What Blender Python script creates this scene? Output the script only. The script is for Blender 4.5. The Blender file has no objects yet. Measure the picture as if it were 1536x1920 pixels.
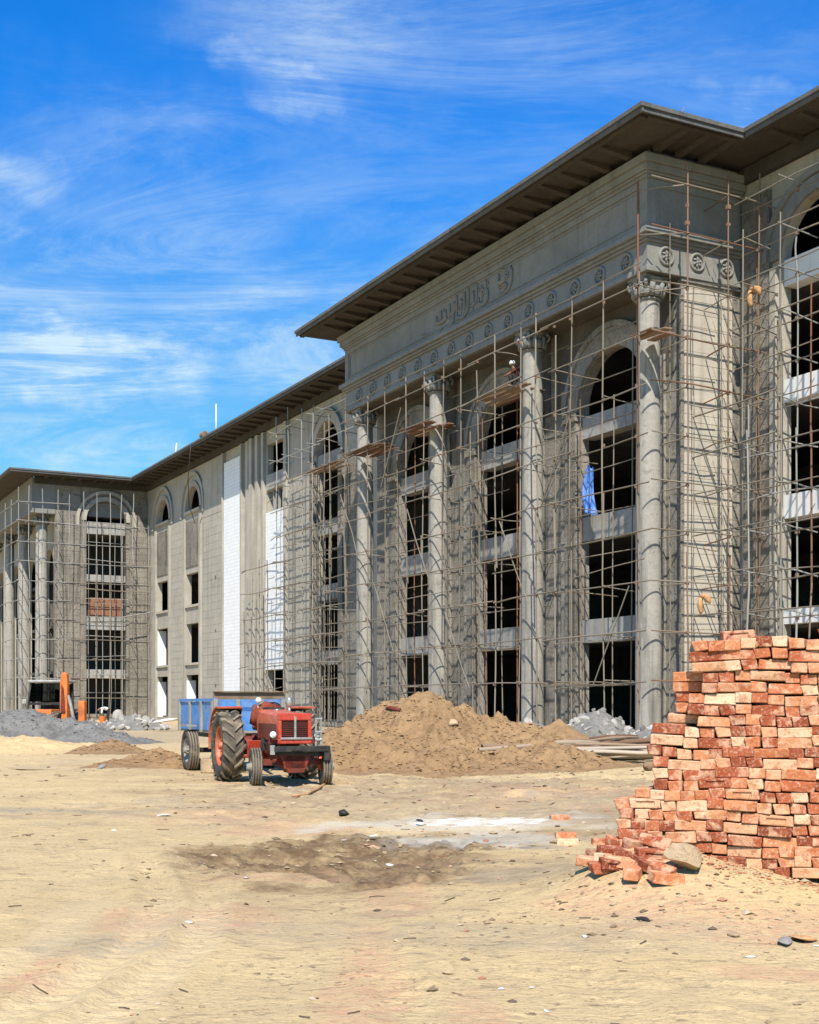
import bpy, math, random
import numpy as np
from mathutils import Vector, Matrix, Quaternion, Euler
R = math.radians
random.seed(11)
rng = np.random.default_rng(5)
scn = bpy.context.scene
col = scn.collection

# ------------------------------------------------------------------ camera, sky, sun, exposure
EYE = 1.6
cam_d = bpy.data.cameras.new('camera'); cam = bpy.data.objects.new('camera', cam_d); col.objects.link(cam)
cam.location = (0, 0, EYE); cam.rotation_euler = (R(90), 0, 0)
cam_d.sensor_fit = 'HORIZONTAL'; cam_d.sensor_width = 36.0
cam_d.lens = 36.0 * 2423 / 1536; cam_d.shift_y = 360 / 1536
cam_d.clip_start = 0.1; cam_d.clip_end = 3000
scn.camera = cam
SUN_EL, SUN_AZ = 47.5, 181.5            # azimuth clockwise from +Y (behind the camera)
wd = bpy.data.worlds.new('World'); scn.world = wd; wd.use_nodes = True
nt = wd.node_tree; nt.nodes.clear()
def wn(t, **k):
    n = nt.nodes.new(t)
    for a, b in k.items(): setattr(n, a, b)
    return n
wo = wn('ShaderNodeOutputWorld'); bg = wn('ShaderNodeBackground'); bg.inputs['Strength'].default_value = 0.063
sky = wn('ShaderNodeTexSky', sky_type='NISHITA', sun_disc=False)
sky.sun_elevation = R(SUN_EL); sky.sun_rotation = R(SUN_AZ); sky.air_density = 1.0; sky.dust_density = 0.2; sky.ozone_density = 1.6
hs = wn('ShaderNodeMix', data_type='RGBA', blend_type='MULTIPLY'); hs.inputs['Factor'].default_value = 1.0; nt.links.new(sky.outputs[0], hs.inputs['A'])                      # a deep, polarised blue overhead, paler towards the horizon
tc = wn('ShaderNodeTexCoord')
# clouds: the view direction projected on a high flat layer
sep = wn('ShaderNodeSeparateXYZ'); nt.links.new(tc.outputs['Generated'], sep.inputs[0])
def wmath(op, a, b=None, clamp=False):
    m = wn('ShaderNodeMath', operation=op, use_clamp=clamp)
    for i, s in enumerate((a, b)):
        if s is None: continue
        if isinstance(s, (int, float)): m.inputs[i].default_value = s
        else: nt.links.new(s, m.inputs[i])
    return m.outputs[0]
def wramp(fac, a, b):
    m = wn('ShaderNodeMapRange', interpolation_type='SMOOTHSTEP', clamp=True)
    m.inputs['From Min'].default_value = a; m.inputs['From Max'].default_value = b
    nt.links.new(fac, m.inputs['Value']); return m.outputs[0]
tint = wn('ShaderNodeMix', data_type='RGBA'); tint.inputs['A'].default_value = (0.58, 1.42, 1.62, 1); tint.inputs['B'].default_value = (0.12, 1.34, 2.75, 1)
nt.links.new(wramp(sep.outputs[2], 0.12, 0.46), tint.inputs['Factor']); nt.links.new(tint.outputs['Result'], hs.inputs['B'])
zc = wmath('ADD', wmath('MAXIMUM', sep.outputs[2], 0.0), 0.16)
cmb = wn('ShaderNodeCombineXYZ')
nt.links.new(wmath('DIVIDE', sep.outputs[0], zc), cmb.inputs[0]); nt.links.new(wmath('DIVIDE', sep.outputs[1], zc), cmb.inputs[1])
def wnoise(scale, detail, rough, dist, loc=(0, 0, 0), rz=0, sc=(1, 1, 1)):
    mp = wn('ShaderNodeMapping'); mp.inputs['Location'].default_value = loc; mp.inputs['Rotation'].default_value = (0, 0, R(rz)); mp.inputs['Scale'].default_value = sc
    nt.links.new(cmb.outputs[0], mp.inputs[0])
    n = wn('ShaderNodeTexNoise'); n.inputs['Scale'].default_value = scale; n.inputs['Detail'].default_value = detail
    n.inputs['Roughness'].default_value = rough; n.inputs['Distortion'].default_value = dist
    nt.links.new(mp.outputs[0], n.inputs['Vector']); return n.outputs['Fac']
big = wramp(wnoise(0.55, 2, 0.5, 0.3, (1.3, 4.1, 0)), 0.40, 0.66)
wisp = wramp(wnoise(1.5, 6, 0.62, 0.9, (3.7, 0.4, 0), 38, (0.55, 1.5, 1)), 0.44, 0.78)
fine = wramp(wnoise(3.4, 5, 0.6, 0.5, (7.1, 2.2, 0), 20), 0.47, 0.78)
cf = wmath('ADD', wmath('MULTIPLY', wisp, wmath('ADD', wmath('MULTIPLY', big, 0.95), 0.16)), wmath('MULTIPLY', wmath('MULTIPLY', fine, big), 0.35), True)
# cloud banks standing in the north-western sky
bk_ = None
wq = wn('ShaderNodeTexNoise'); wq.inputs['Scale'].default_value = 9.0; wq.inputs['Detail'].default_value = 5; wq.inputs['Roughness'].default_value = 0.6; nt.links.new(tc.outputs['Generated'], wq.inputs['Vector'])
wv1 = wn('ShaderNodeVectorMath', operation='SUBTRACT'); nt.links.new(wq.outputs['Color'], wv1.inputs[0]); wv1.inputs[1].default_value = (.5, .5, .5)
wv2 = wn('ShaderNodeVectorMath', operation='MULTIPLY_ADD'); nt.links.new(wv1.outputs[0], wv2.inputs[0]); wv2.inputs[1].default_value = (.20, .1, .14); nt.links.new(tc.outputs['Generated'], wv2.inputs[2])
def bank(px, py, rx, ry, amt):
    c = Vector(((px - 768) / 2423, 1, (1320 - py) / 2423)); L0 = c.length; c.normalize()
    q = wn('ShaderNodeVectorMath', operation='SUBTRACT'); nt.links.new(wv2.outputs[0], q.inputs[0]); q.inputs[1].default_value = c
    w = wn('ShaderNodeVectorMath', operation='MULTIPLY'); nt.links.new(q.outputs[0], w.inputs[0]); w.inputs[1].default_value = (2423 * L0 / rx, 2423 * L0 / (rx + ry), 2423 * L0 / ry)
    e = wn('ShaderNodeVectorMath', operation='LENGTH'); nt.links.new(w.outputs[0], e.inputs[0])
    m = wn('ShaderNodeMapRange', interpolation_type='SMOOTHSTEP', clamp=True); nt.links.new(e.outputs['Value'], m.inputs['Value'])
    m.inputs['From Min'].default_value = 1.9; m.inputs['From Max'].default_value = 0.0; m.inputs['To Max'].default_value = amt; return m.outputs[0]
for a_ in ((90, 690, 260, 70, 1.5), (40, 530, 230, 90, .62), (500, 610, 300, 100, .68), (530, 190, 90, 55, .75), (640, 70, 200, 120, .5), (15, 355, 120, 60, .6), (110, 850, 460, 60, .6), (1385, 225, 120, 50, .5), (260, 420, 300, 160, .4), (1000, 110, 480, 220, .28), (620, 420, 360, 190, .26)):
    o_ = bank(*a_); bk_ = o_ if bk_ is None else wmath('MAXIMUM', bk_, o_)
tex = wmath('ADD', wmath('MULTIPLY', wramp(wnoise(2.6, 8, 0.72, 1.3, (1.7, 5.4, 0), 55, (0.55, 1.5, 1)), 0.38, 0.68), 0.9), wmath('MULTIPLY', wramp(wnoise(6.5, 5, 0.62, 0.6, (4.2, 1.4, 0), 30), 0.35, 0.72), 0.28))
cf = wmath('MULTIPLY', wmath('MAXIMUM', cf, wmath('MULTIPLY', bk_, wmath('ADD', tex, 0.12)), True), 0.82)
mx = wn('ShaderNodeMix', data_type='RGBA'); nt.links.new(cf, mx.inputs['Factor'])
nt.links.new(hs.outputs['Result'], mx.inputs['A']); mx.inputs['B'].default_value = (9.2, 11.2, 11.8, 1)
nt.links.new(mx.outputs['Result'], bg.inputs['Color']); nt.links.new(bg.outputs[0], wo.inputs['Surface'])
sun_d = bpy.data.lights.new('sun', 'SUN'); sun_d.energy = 5.0; sun_d.angle = R(0.53); sun_d.color = (1.0, 0.94, 0.84)
sun = bpy.data.objects.new('sun', sun_d); col.objects.link(sun)
_az = R(SUN_AZ); _el = R(SUN_EL)
SDIR = Vector((math.sin(_az) * math.cos(_el), math.cos(_az) * math.cos(_el), math.sin(_el)))
sun.rotation_euler = SDIR.to_track_quat('Z', 'Y').to_euler(); sun.location = (0, -20, 60)
vs = scn.view_settings; vs.view_transform = 'Standard'; vs.look = 'None'; vs.gamma = 1.0; vs.exposure = 0.42; vs.use_curve_mapping = False
scn.render.engine = 'CYCLES'; scn.cycles.max_bounces = 5; wd.cycles.sampling_method = 'MANUAL'; wd.cycles.sample_map_resolution = 512; scn.cycles.diffuse_bounces = 1

# ------------------------------------------------------------------ helpers
class MB:
    def __init__(s): s.v = []; s.f = []; s.m = []; s.M = None; s.mi = 0
    def add(s, vs_, fs):
        b = len(s.v)
        if s.M is not None: vs_ = [s.M @ Vector(p) for p in vs_]
        s.v.extend(tuple(p) for p in vs_); s.f.extend(tuple(i + b for i in f) for f in fs); s.m.extend([s.mi] * len(fs)); return s
    def box(s, x0, x1, y0, y1, z0, z1):
        if x0 > x1: x0, x1 = x1, x0
        return s.add([(x0, y0, z0), (x1, y0, z0), (x1, y1, z0), (x0, y1, z0), (x0, y0, z1), (x1, y0, z1), (x1, y1, z1), (x0, y1, z1)],
                     [(0, 3, 2, 1), (4, 5, 6, 7), (0, 1, 5, 4), (1, 2, 6, 5), (2, 3, 7, 6), (3, 0, 4, 7)])
    def cbox(s, c, d): return s.box(c[0] - d[0] / 2, c[0] + d[0] / 2, c[1] - d[1] / 2, c[1] + d[1] / 2, c[2] - d[2] / 2, c[2] + d[2] / 2)
    def bb(s, u0, u1, v0, v1, z0, z1): return s.box(-u1, -u0, v0, v1, z0, z1)     # building frame: x = -u
    def tube(s, pts, rad, n=8, caps=True):
        pts = [Vector(p) for p in pts]
        if not isinstance(rad, (list, tuple)): rad = [rad] * len(pts)
        vs_ = []; fs = []; up = None
        for i, p in enumerate(pts):
            d = (pts[min(i + 1, len(pts) - 1)] - pts[max(i - 1, 0)]).normalized()
            if up is None:
                up = d.orthogonal().normalized()
            else:
                up = (up - d * up.dot(d)).normalized()
            w = d.cross(up)
            for k in range(n):
                a = 2 * math.pi * k / n; vs_.append(p + (up * math.cos(a) + w * math.sin(a)) * rad[i])
        for i in range(len(pts) - 1):
            for k in range(n):
                a = i * n + k; b = i * n + (k + 1) % n; fs.append((a, b, b + n, a + n))
        if caps:
            fs.append(tuple(range(n - 1, -1, -1))); fs.append(tuple(range((len(pts) - 1) * n, len(pts) * n)))
        return s.add(vs_, fs)
    def lathe(s, prof, n=24, axis='Z', c=(0, 0, 0), close=True):
        vs_ = []; fs = []
        for r, h in prof:
            for k in range(n):
                a = 2 * math.pi * k / n; x, y = r * math.cos(a), r * math.sin(a)
                vs_.append((c[0] + x, c[1] + y, c[2] + h) if axis == 'Z' else (c[0] + x, c[1] + h, c[2] + y) if axis == 'Y' else (c[0] + h, c[1] + x, c[2] + y))
        for i in range(len(prof) - 1):
            for k in range(n):
                a = i * n + k; b = i * n + (k + 1) % n; fs.append((a, b, b + n, a + n))
        if close:
            if prof[0][0] > 1e-6: fs.append(tuple(range(n - 1, -1, -1)))
            if prof[-1][0] > 1e-6: fs.append(tuple(range((len(prof) - 1) * n, len(prof) * n)))
        return s.add(vs_, fs)
    def prism(s, pts, d):                       # closed outline (3-D points) pushed along d
        n = len(pts); d = Vector(d); a = [Vector(p) for p in pts]
        return s.add(a + [p + d for p in a], [tuple(range(n - 1, -1, -1)), tuple(range(n, 2 * n))] + [(i, (i + 1) % n, (i + 1) % n + n, i + n) for i in range(n)])
    def mesh(s, name, mats, smooth=False):
        me = bpy.data.meshes.new(name); me.from_pydata(s.v, [], s.f)
        for m in (mats if isinstance(mats, (list, tuple)) else [mats]): me.materials.append(m)
        if max(s.m, default=0) > 0: me.polygons.foreach_set('material_index', s.m)
        if smooth: me.polygons.foreach_set('use_smooth', [True] * len(s.f))
        me.update(); return me
    def build(s, name, mats, parent=None, smooth=False, bevel=0, sharp=None):
        o = put(name, s.mesh(name, mats, smooth or sharp is not None), parent)
        if sharp is not None: shade_auto(o.data, sharp)
        if bevel:
            b = o.modifiers.new('bevel', 'BEVEL'); b.width = bevel; b.segments = 2; b.limit_method = 'ANGLE'; b.angle_limit = R(40)
        return o
def shade_auto(me, deg):
    import bmesh
    bm = bmesh.new(); bm.from_mesh(me); bmesh.ops.remove_doubles(bm, verts=bm.verts, dist=1e-5); bmesh.ops.recalc_face_normals(bm, faces=bm.faces)
    for e in bm.edges:
        if len(e.link_faces) == 2 and e.calc_face_angle(0) > R(deg): e.smooth = False
    bm.to_mesh(me); bm.free()
def put(name, me, parent=None):
    o = bpy.data.objects.new(name, me); col.objects.link(o)
    if parent is not None: o.parent = parent
    return o
def tag(o, label=None, cat=None, group=None, kind=None):
    for k, x in (('label', label), ('category', cat), ('group', group), ('kind', kind)):
        if x: o[k] = x
    return o
def empty(name, loc, rz=0, label=None, cat=None, group=None):
    o = bpy.data.objects.new(name, None); col.objects.link(o); o.location = loc; o.rotation_euler = (0, 0, rz); o.empty_display_size = 0.3
    return tag(o, label, cat, group)

# --- vectorised value noise
_P = rng.random((256, 256))
def vnoise(x, y):
    xi = np.floor(x).astype(int); yi = np.floor(y).astype(int); fx = x - xi; fy = y - yi
    fx = fx * fx * fx * (fx * (fx * 6 - 15) + 10); fy = fy * fy * fy * (fy * (fy * 6 - 15) + 10)
    g = lambda a, b: _P[a & 255, b & 255]
    return (g(xi, yi) * (1 - fx) + g(xi + 1, yi) * fx) * (1 - fy) + (g(xi, yi + 1) * (1 - fx) + g(xi + 1, yi + 1) * fx) * fy - 0.5
def fbm(x, y, o=4, lac=2.03, g=0.5):
    x = np.asarray(x, float); y = np.asarray(y, float); s = 0; a = 1.0
    for i in range(o):
        s = s + a * vnoise(x + 17.3 * i, y - 9.1 * i); x = x * lac; y = y * lac; a *= g
    return s
def sstep(a, b, x):
    t = np.clip((np.asarray(x, float) - a) / (b - a), 0, 1); return t * t * (3 - 2 * t)

# ------------------------------------------------------------------ materials
class NT:
    def __init__(s, name, rough=0.85, spec=0.25):
        s.m = bpy.data.materials.new(name); s.m.use_nodes = True; s.t = s.m.node_tree; s.t.nodes.clear()
        s.out = s.n('ShaderNodeOutputMaterial'); s.b = s.n('ShaderNodeBsdfPrincipled'); s.l(s.b.outputs[0], s.out.inputs['Surface'])
        s.b.inputs['Roughness'].default_value = rough; s.b.inputs['Specular IOR Level'].default_value = spec
        s.tc = s.n('ShaderNodeTexCoord'); s.vec = s.tc.outputs['Object']
    def n(s, t, **k):
        q = s.t.nodes.new(t)
        for a, b in k.items(): setattr(q, a, b)
        return q
    def l(s, a, b): s.t.links.new(a, b)
    def geo(s):
        g = s.n('ShaderNodeNewGeometry'); s.vec = g.outputs['Position']; return s
    def map(s, sc=(1, 1, 1), rot=(0, 0, 0), loc=(0, 0, 0), vec=None):
        q = s.n('ShaderNodeMapping'); q.inputs['Scale'].default_value = sc; q.inputs['Rotation'].default_value = rot; q.inputs['Location'].default_value = loc
        s.l(vec or s.vec, q.inputs[0]); return q.outputs[0]
    def noise(s, scale, detail=4, rough=0.55, dist=0, vec=None, sc=None):
        q = s.n('ShaderNodeTexNoise'); q.inputs['Scale'].default_value = scale; q.inputs['Detail'].default_value = detail
        q.inputs['Roughness'].default_value = rough; q.inputs['Distortion'].default_value = dist
        v = vec or s.vec
        if sc: v = s.map(sc, vec=v)
        s.l(v, q.inputs['Vector']); return q.outputs['Fac']
    def rng(s, f, a, b, lo=0, hi=1):
        q = s.n('ShaderNodeMapRange', clamp=True); q.inputs['From Min'].default_value = a; q.inputs['From Max'].default_value = b
        q.inputs['To Min'].default_value = lo; q.inputs['To Max'].default_value = hi; s.l(f, q.inputs['Value']); return q.outputs[0]
    def math(s, op, a, b=0.0, clamp=False):
        q = s.n('ShaderNodeMath', operation=op, use_clamp=clamp)
        for i, x in enumerate((a, b)):
            if isinstance(x, (int, float)): q.inputs[i].default_value = x
            else: s.l(x, q.inputs[i])
        return q.outputs[0]
    def mix(s, f, a, b, mode='MIX'):
        q = s.n('ShaderNodeMix', data_type='RGBA', blend_type=mode)
        for nm, x in (('Factor', f), ('A', a), ('B', b)):
            if isinstance(x, (int, float)): q.inputs[nm].default_value = x
            elif isinstance(x, tuple): q.inputs[nm].default_value = (*x[:3], 1)
            else: s.l(x, q.inputs[nm])
        return q.outputs['Result']
    def ramp(s, f, stops):
        q = s.n('ShaderNodeValToRGB'); e = q.color_ramp.elements
        while len(e) < len(stops): e.new(0.5)
        for i, (p, c) in enumerate(stops): e[i].position = p; e[i].color = (*c, 1)
        s.l(f, q.inputs[0]); return q.outputs[0]
    def attr(s, name):
        q = s.n('ShaderNodeAttribute'); q.attribute_name = name; return q.outputs['Fac']
    def color(s, c):
        if isinstance(c, tuple): s.b.inputs['Base Color'].default_value = (*c, 1)
        else: s.l(c, s.b.inputs['Base Color'])
        return s
    def bump(s, f, strength=0.3, dist=0.02):
        q = s.n('ShaderNodeBump'); q.inputs['Strength'].default_value = strength; q.inputs['Distance'].default_value = dist
        s.l(f, q.inputs['Height']); s.l(q.outputs[0], s.b.inputs['Normal']); return s
    def objrand(s): return s.n('ShaderNodeObjectInfo').outputs['Random']
    def island(s): return s.n('ShaderNodeNewGeometry').outputs['Random Per Island']

def concrete(name, light, dark, stain, rough_amt=0.4, streak=0.5, pits=0.0, scale=1.0, vary=0.0):
    k = NT(name, 0.9, 0.2)
    a = k.noise(0.45 * scale, 5, 0.66, 0.4); b = k.noise(5 * scale, 4, 0.6)
    c = k.mix(k.rng(a, 0.33, 0.67), light, dark)
    c = k.mix(k.math('MULTIPLY', k.rng(b, 0.45, 0.7), 0.6), c, dark)
    c = k.mix(k.math('MULTIPLY', k.rng(k.noise(1.1 * scale, 5, 0.7, 0.8), 0.56, 0.66), streak * 0.55), c, stain)
    st = k.noise(1.6 * scale, 5, 0.6, 0, sc=(1.6, 1.6, 0.09))
    c = k.mix(k.math('MULTIPLY', k.rng(st, 0.52, 0.72), streak), c, stain)
    if pits:
        pn = k.noise(9 * scale, 3, 0.7, 1.0); c = k.mix(k.math('MULTIPLY', k.rng(pn, 0.52, 0.62), pits), c, stain)
    if vary: c = k.mix(k.math('MULTIPLY', k.objrand(), vary), c, stain)
    k.color(c); h = k.noise(7 * scale, 5, 0.7)
    k.bump(h, rough_amt, 0.05); return k.m
M = {}
M['attic'] = concrete('grey_cement_plaster', (0.27, 0.263, 0.235), (0.20, 0.195, 0.172), (0.11, 0.105, 0.09), 0.3, 0.35)
M['plaster'] = concrete('beige_grey_plaster', (0.46, 0.42, 0.345), (0.36, 0.328, 0.27), (0.18, 0.162, 0.135), 0.45, 0.55)
M['rough'] = concrete('rough_rendered_masonry', (0.33, 0.295, 0.24), (0.185, 0.165, 0.135), (0.065, 0.058, 0.048), 1.0, 0.8, 0.65)
M['shade_tone'] = concrete('shade_darkened_concrete', (0.15, 0.13, 0.105), (0.095, 0.082, 0.066), (0.05, 0.043, 0.036), 0.5, 0.4, 0.2)  # concrete tone darkened to carry the shade under the frieze
M['pav'] = concrete('stained_pavilion_render', (0.38, 0.345, 0.29), (0.225, 0.205, 0.172), (0.08, 0.073, 0.062), 0.8, 0.95, 0.45)
M['column'] = concrete('cast_column_cement', (0.40, 0.372, 0.32), (0.285, 0.265, 0.228), (0.12, 0.11, 0.095), 0.4, 0.95, 0.2)
M['block'] = concrete('ashlar_render', (0.54, 0.485, 0.39), (0.44, 0.395, 0.32), (0.24, 0.21, 0.17), 0.3, 0.45, 0.0, 1.0, 0.12)
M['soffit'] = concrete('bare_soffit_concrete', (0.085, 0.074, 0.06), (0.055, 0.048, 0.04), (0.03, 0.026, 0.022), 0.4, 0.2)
M['fascia'] = concrete('fascia_concrete', (0.15, 0.148, 0.138), (0.10, 0.098, 0.09), (0.05, 0.047, 0.042), 0.3, 0.5)
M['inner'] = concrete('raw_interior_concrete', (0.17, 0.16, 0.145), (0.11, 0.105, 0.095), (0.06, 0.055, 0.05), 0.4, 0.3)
M['beam'] = concrete('floor_beam_concrete', (0.40, 0.385, 0.35), (0.29, 0.28, 0.255), (0.13, 0.12, 0.11), 0.4, 0.7, 0.2)
M['white'] = concrete('white_distemper', (0.82, 0.81, 0.78), (0.74, 0.73, 0.70), (0.50, 0.48, 0.45), 0.15, 0.35)
k = NT('white_tile_cladding', 0.55, 0.3)
bt = k.n('ShaderNodeTexBrick'); bt.inputs['Scale'].default_value = 1.0; bt.inputs['Brick Width'].default_value = 0.6; bt.inputs['Row Height'].default_value = 0.3
bt.inputs['Mortar Size'].default_value = 0.012; bt.inputs['Color1'].default_value = (0.84, 0.84, 0.82, 1); bt.inputs['Color2'].default_value = (0.79, 0.79, 0.77, 1); bt.inputs['Mortar'].default_value = (0.55, 0.54, 0.51, 1)
k.l(k.map((1, 1, 1), (R(90), 0, 0)), bt.inputs[0]); k.color(k.mix(k.rng(k.noise(2.2, 5), 0.5, 0.8, 0, 0.35), bt.outputs['Color'], (0.62, 0.6, 0.55))); M['tile'] = k.m
def metal_pole(name, cols, rough=0.7):
    k = NT(name, rough, 0.3); r = k.objrand()
    n = k.noise(1.0, 5, 0.65, 0, sc=(30, 30, 5)); f = k.math('ADD', k.math('MULTIPLY', r, 0.75), k.math('MULTIPLY', k.math('SUBTRACT', n, 0.5), 0.9))
    k.color(k.ramp(f, cols)); return k.m
M['pole'] = metal_pole('weathered_scaffold_tube', [(0.0, (0.17, 0.145, 0.11)), (0.35, (0.25, 0.215, 0.165)), (0.7, (0.20, 0.165, 0.12)), (1.0, (0.15, 0.085, 0.05))])
M['rust'] = metal_pole('rusty_scaffold_tube', [(0.0, (0.19, 0.13, 0.085)), (0.4, (0.20, 0.075, 0.035)), (0.75, (0.23, 0.19, 0.145)), (1.0, (0.13, 0.05, 0.026))])
M['greypole'] = metal_pole('grey_scaffold_tube', [(0.0, (0.24, 0.235, 0.215)), (0.6, (0.31, 0.30, 0.27)), (1.0, (0.19, 0.165, 0.13))])
k = NT('old_plank', 0.85); k.color(k.ramp(k.math('ADD', k.math('MULTIPLY', k.objrand(), 0.5), k.math('MULTIPLY', k.noise(2, 5, 0.6, 0, sc=(1, 14, 14)), 0.5)), [(0.2, (0.10, 0.05, 0.03)), (0.5, (0.22, 0.13, 0.08)), (0.85, (0.36, 0.28, 0.20))])); M['plank'] = k.m
def plain(name, c, rough=0.6, metal=0, var=0.25, spec=0.4, dirt=(0.30, 0.23, 0.15), dirt_amt=0.5, scale=6):
    k = NT(name, rough, spec); k.b.inputs['Metallic'].default_value = metal
    d = tuple(x * (1 - var) for x in c)
    q = k.mix(k.rng(k.noise(scale, 5, 0.6), 0.4, 0.65), c, d); q = k.mix(k.math('MULTIPLY', k.rng(k.noise(scale * 0.5, 7, 0.7, 0.6), 0.45, 0.72), dirt_amt), q, dirt)
    k.color(q); k.bump(k.noise(scale * 4, 4), 0.1, 0.01); return k.m
# ------------------------------------------------------------------ the ground
def gnd(px, py, z=0.0):                       # where a sight line meets the level z (used once, to survey positions)
    Y = (EYE - z) * 2423 / (py - 1320); return ((px - 768) / 2423 * Y, Y)
def seg_d(x, y, pts):
    best = None
    for (ax, ay), (bx, by) in zip(pts[:-1], pts[1:]):
        dx, dy = bx - ax, by - ay; L2 = dx * dx + dy * dy
        t = np.clip(((x - ax) * dx + (y - ay) * dy) / L2, 0, 1); d = np.hypot(x - ax - t * dx, y - ay - t * dy)
        best = d if best is None else np.minimum(best, d)
    return best
RUTS = [[(-2.6, 5.2), (-1.95, 6.9), (-1.78, 8.4), (-2.0, 10.4), (-2.9, 14)], [(-2.15, 4.6), (-1.55, 6.6), (-1.42, 8.4), (-1.6, 10.4), (-2.4, 14)],
        [(0.15, 4.0), (-0.05, 7.0), (-0.32, 9.5), (-0.75, 12.6)], [(1.25, 4.0), (1.1, 7), (0.75, 9.5), (0.3, 12.6)]]
def wetmask(x, y):
    n = 0.9 * fbm(x * 0.9 + 3, y * 0.9 + 8, 4)
    a = 1 - np.hypot((x + 0.5) / 1.8, (y - 13.7) / 2.1); b = 1 - np.hypot((x - 0.2) / 0.9, (y - 14.9) / 0.9)
    return sstep(-0.2, 0.22, np.maximum(a, b) + n * 0.75)
def gz(x, y):
    x = np.asarray(x, float); y = np.asarray(y, float)
    flat = 1 - 0.85 * np.exp(-((x + 3.2) / 3.2) ** 2 - ((y - 27.5) / 5.5) ** 2)
    far = sstep(150, 60, y)
    z = (0.13 * fbm(x / 4.2, y / 4.2, 3) + 0.03 * fbm(x / 1.1 + 5, y / 0.9, 3)) * flat * far
    z = z + 0.009 * fbm(x / 0.22, y / 0.30, 3, 2.1, 0.6) * far * sstep(60, 20, y)
    z = z + 0.42 * np.exp(-((x - 2.6) / 1.5) ** 2 - ((y - 10.7) / 1.55) ** 2)
    z = z + 0.22 * np.exp(-((x - 1.88) / 0.55) ** 2 - ((y - 10.3) / 0.6) ** 2)
    z = z + 0.10 * np.exp(-((x - 2.4) / 2.4) ** 2 - ((y - 22) / 4.0) ** 2)
    w = wetmask(x, y)
    z = z - 0.10 * w * np.exp(-((x + 0.75) / 1.6) ** 2 - ((y - 13.3) / 1.2) ** 2) + w * 0.13 * fbm(x / 0.4, y / 0.4, 4, 2.1, .6)
    ch = sstep(16.5, 19, y) * sstep(33, 29, y) * sstep(-5, -2, x); z = z + ch * 0.09 * fbm(x / 0.6 + 3, y / 0.6, 4, 2.1, .6)
    for i, p in enumerate(RUTS):
        d = seg_d(x, y, p); dep = (0.022, 0.019, 0.012, 0.010)[i]
        z = z - dep * np.exp(-(d / 0.13) ** 4) * (0.6 + 0.4 * np.sin((y + 0.5 * d) * 36)) + dep * 0.7 * np.exp(-((d - 0.21) / 0.06) ** 2)
    cl = np.clip(fbm(x / 0.5 + 40, y / 0.35 + 7, 4, 2.1, 0.6) - 0.30, 0, 1); z = z + 0.06 * cl * sstep(60, 25, y)
    return z
def gz1(x, y): return float(gz(np.array([x]), np.array([y]))[0])
ys = np.concatenate([[-400, -100, -30, -10, -3, 0, 2, 3.2, 4.1], np.geomspace(4.7, 62, 460), [66, 72, 80, 92, 110, 140, 200, 350, 800, 2500]])
ts = np.concatenate([[-60, -20, -8, -4, -2.4, -1.7, -1.3, -1.12], np.linspace(-1, 1, 310), [1.12, 1.3, 1.7, 2.4, 4, 8, 20, 60]])
Yg, Tg = np.meshgrid(ys, ts, indexing='ij'); Xg = Tg * (0.36 * np.maximum(Yg, 4) + 1.6)
Zg = gz(Xg, Yg); Zg = np.where((np.abs(Tg) > 1.5) | (Yg > 120) | (Yg < -2), 0.0, Zg)
nr, nc = Xg.shape
vv = np.stack([Xg, Yg, Zg], -1).reshape(-1, 3)
ii = (np.arange(nr - 1)[:, None] * nc + np.arange(nc - 1)[None]).reshape(-1)
ff = np.stack([ii, ii + 1, ii + nc + 1, ii + nc], 1)
def np_mesh(name, v, f, mat, smooth=True):
    me = bpy.data.meshes.new(name); me.vertices.add(len(v)); me.vertices.foreach_set('co', np.asarray(v, np.float32).ravel())
    k = f.shape[1]; me.loops.add(f.size); me.loops.foreach_set('vertex_index', f.astype(np.int32).ravel())
    me.polygons.add(len(f)); me.polygons.foreach_set('loop_start', np.arange(0, f.size, k, dtype=np.int32)); me.polygons.foreach_set('loop_total', np.full(len(f), k, np.int32))
    me.update(calc_edges=True); me.materials.append(mat)
    if smooth: me.polygons.foreach_set('use_smooth', [True] * len(f))
    return me
def fattr(me, name, a):
    at = me.attributes.new(name, 'FLOAT', 'POINT'); at.data.foreach_set('value', np.asarray(a, np.float32).ravel())
k = NT('dry_sandy_soil', 0.95, 0.15).geo()
a = k.noise(0.35, 3, 0.6, 0.5); b = k.noise(2.4, 5, 0.65, 0.3); c = k.noise(26, 4, 0.7)
cc = k.mix(k.rng(a, 0.3, 0.7), (0.68, 0.50, 0.255), (0.59, 0.425, 0.21))
cc = k.mix(k.math('MULTIPLY', k.rng(b, 0.52, 0.75), 0.5), cc, (0.40, 0.29, 0.165))
cc = k.mix(k.math('MULTIPLY', k.rng(c, 0.52, 0.70), 0.55), cc, (0.27, 0.195, 0.115))
st = k.noise(3.0, 6, 0.74, 0.6, sc=(1.0, 2.6, 1)); cc = k.mix(k.math('MULTIPLY', k.rng(st, 0.555, 0.64), 0.6), cc, (0.24, 0.175, 0.105))
crumb = k.math('MULTIPLY', k.rng(k.noise(16, 4, 0.62), 0.60, 0.645), k.rng(k.noise(0.9, 4, 0.65), 0.42, 0.6, 0.15, 0.85)); cc = k.mix(crumb, cc, (0.185, 0.13, 0.078))
sp = k.noise(70, 2, 0.6); cc = k.mix(k.math('MULTIPLY', k.rng(sp, 0.66, 0.74), 0.5), cc, (0.78, 0.70, 0.55))
cc = k.mix(k.math('MULTIPLY', k.attr('pink'), k.rng(k.noise(7, 6, 0.75, 0.4, sc=(1, 1.7, 1)), 0.38, 0.6, 0.0, 0.85)), cc, (0.60, 0.30, 0.18))
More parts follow.
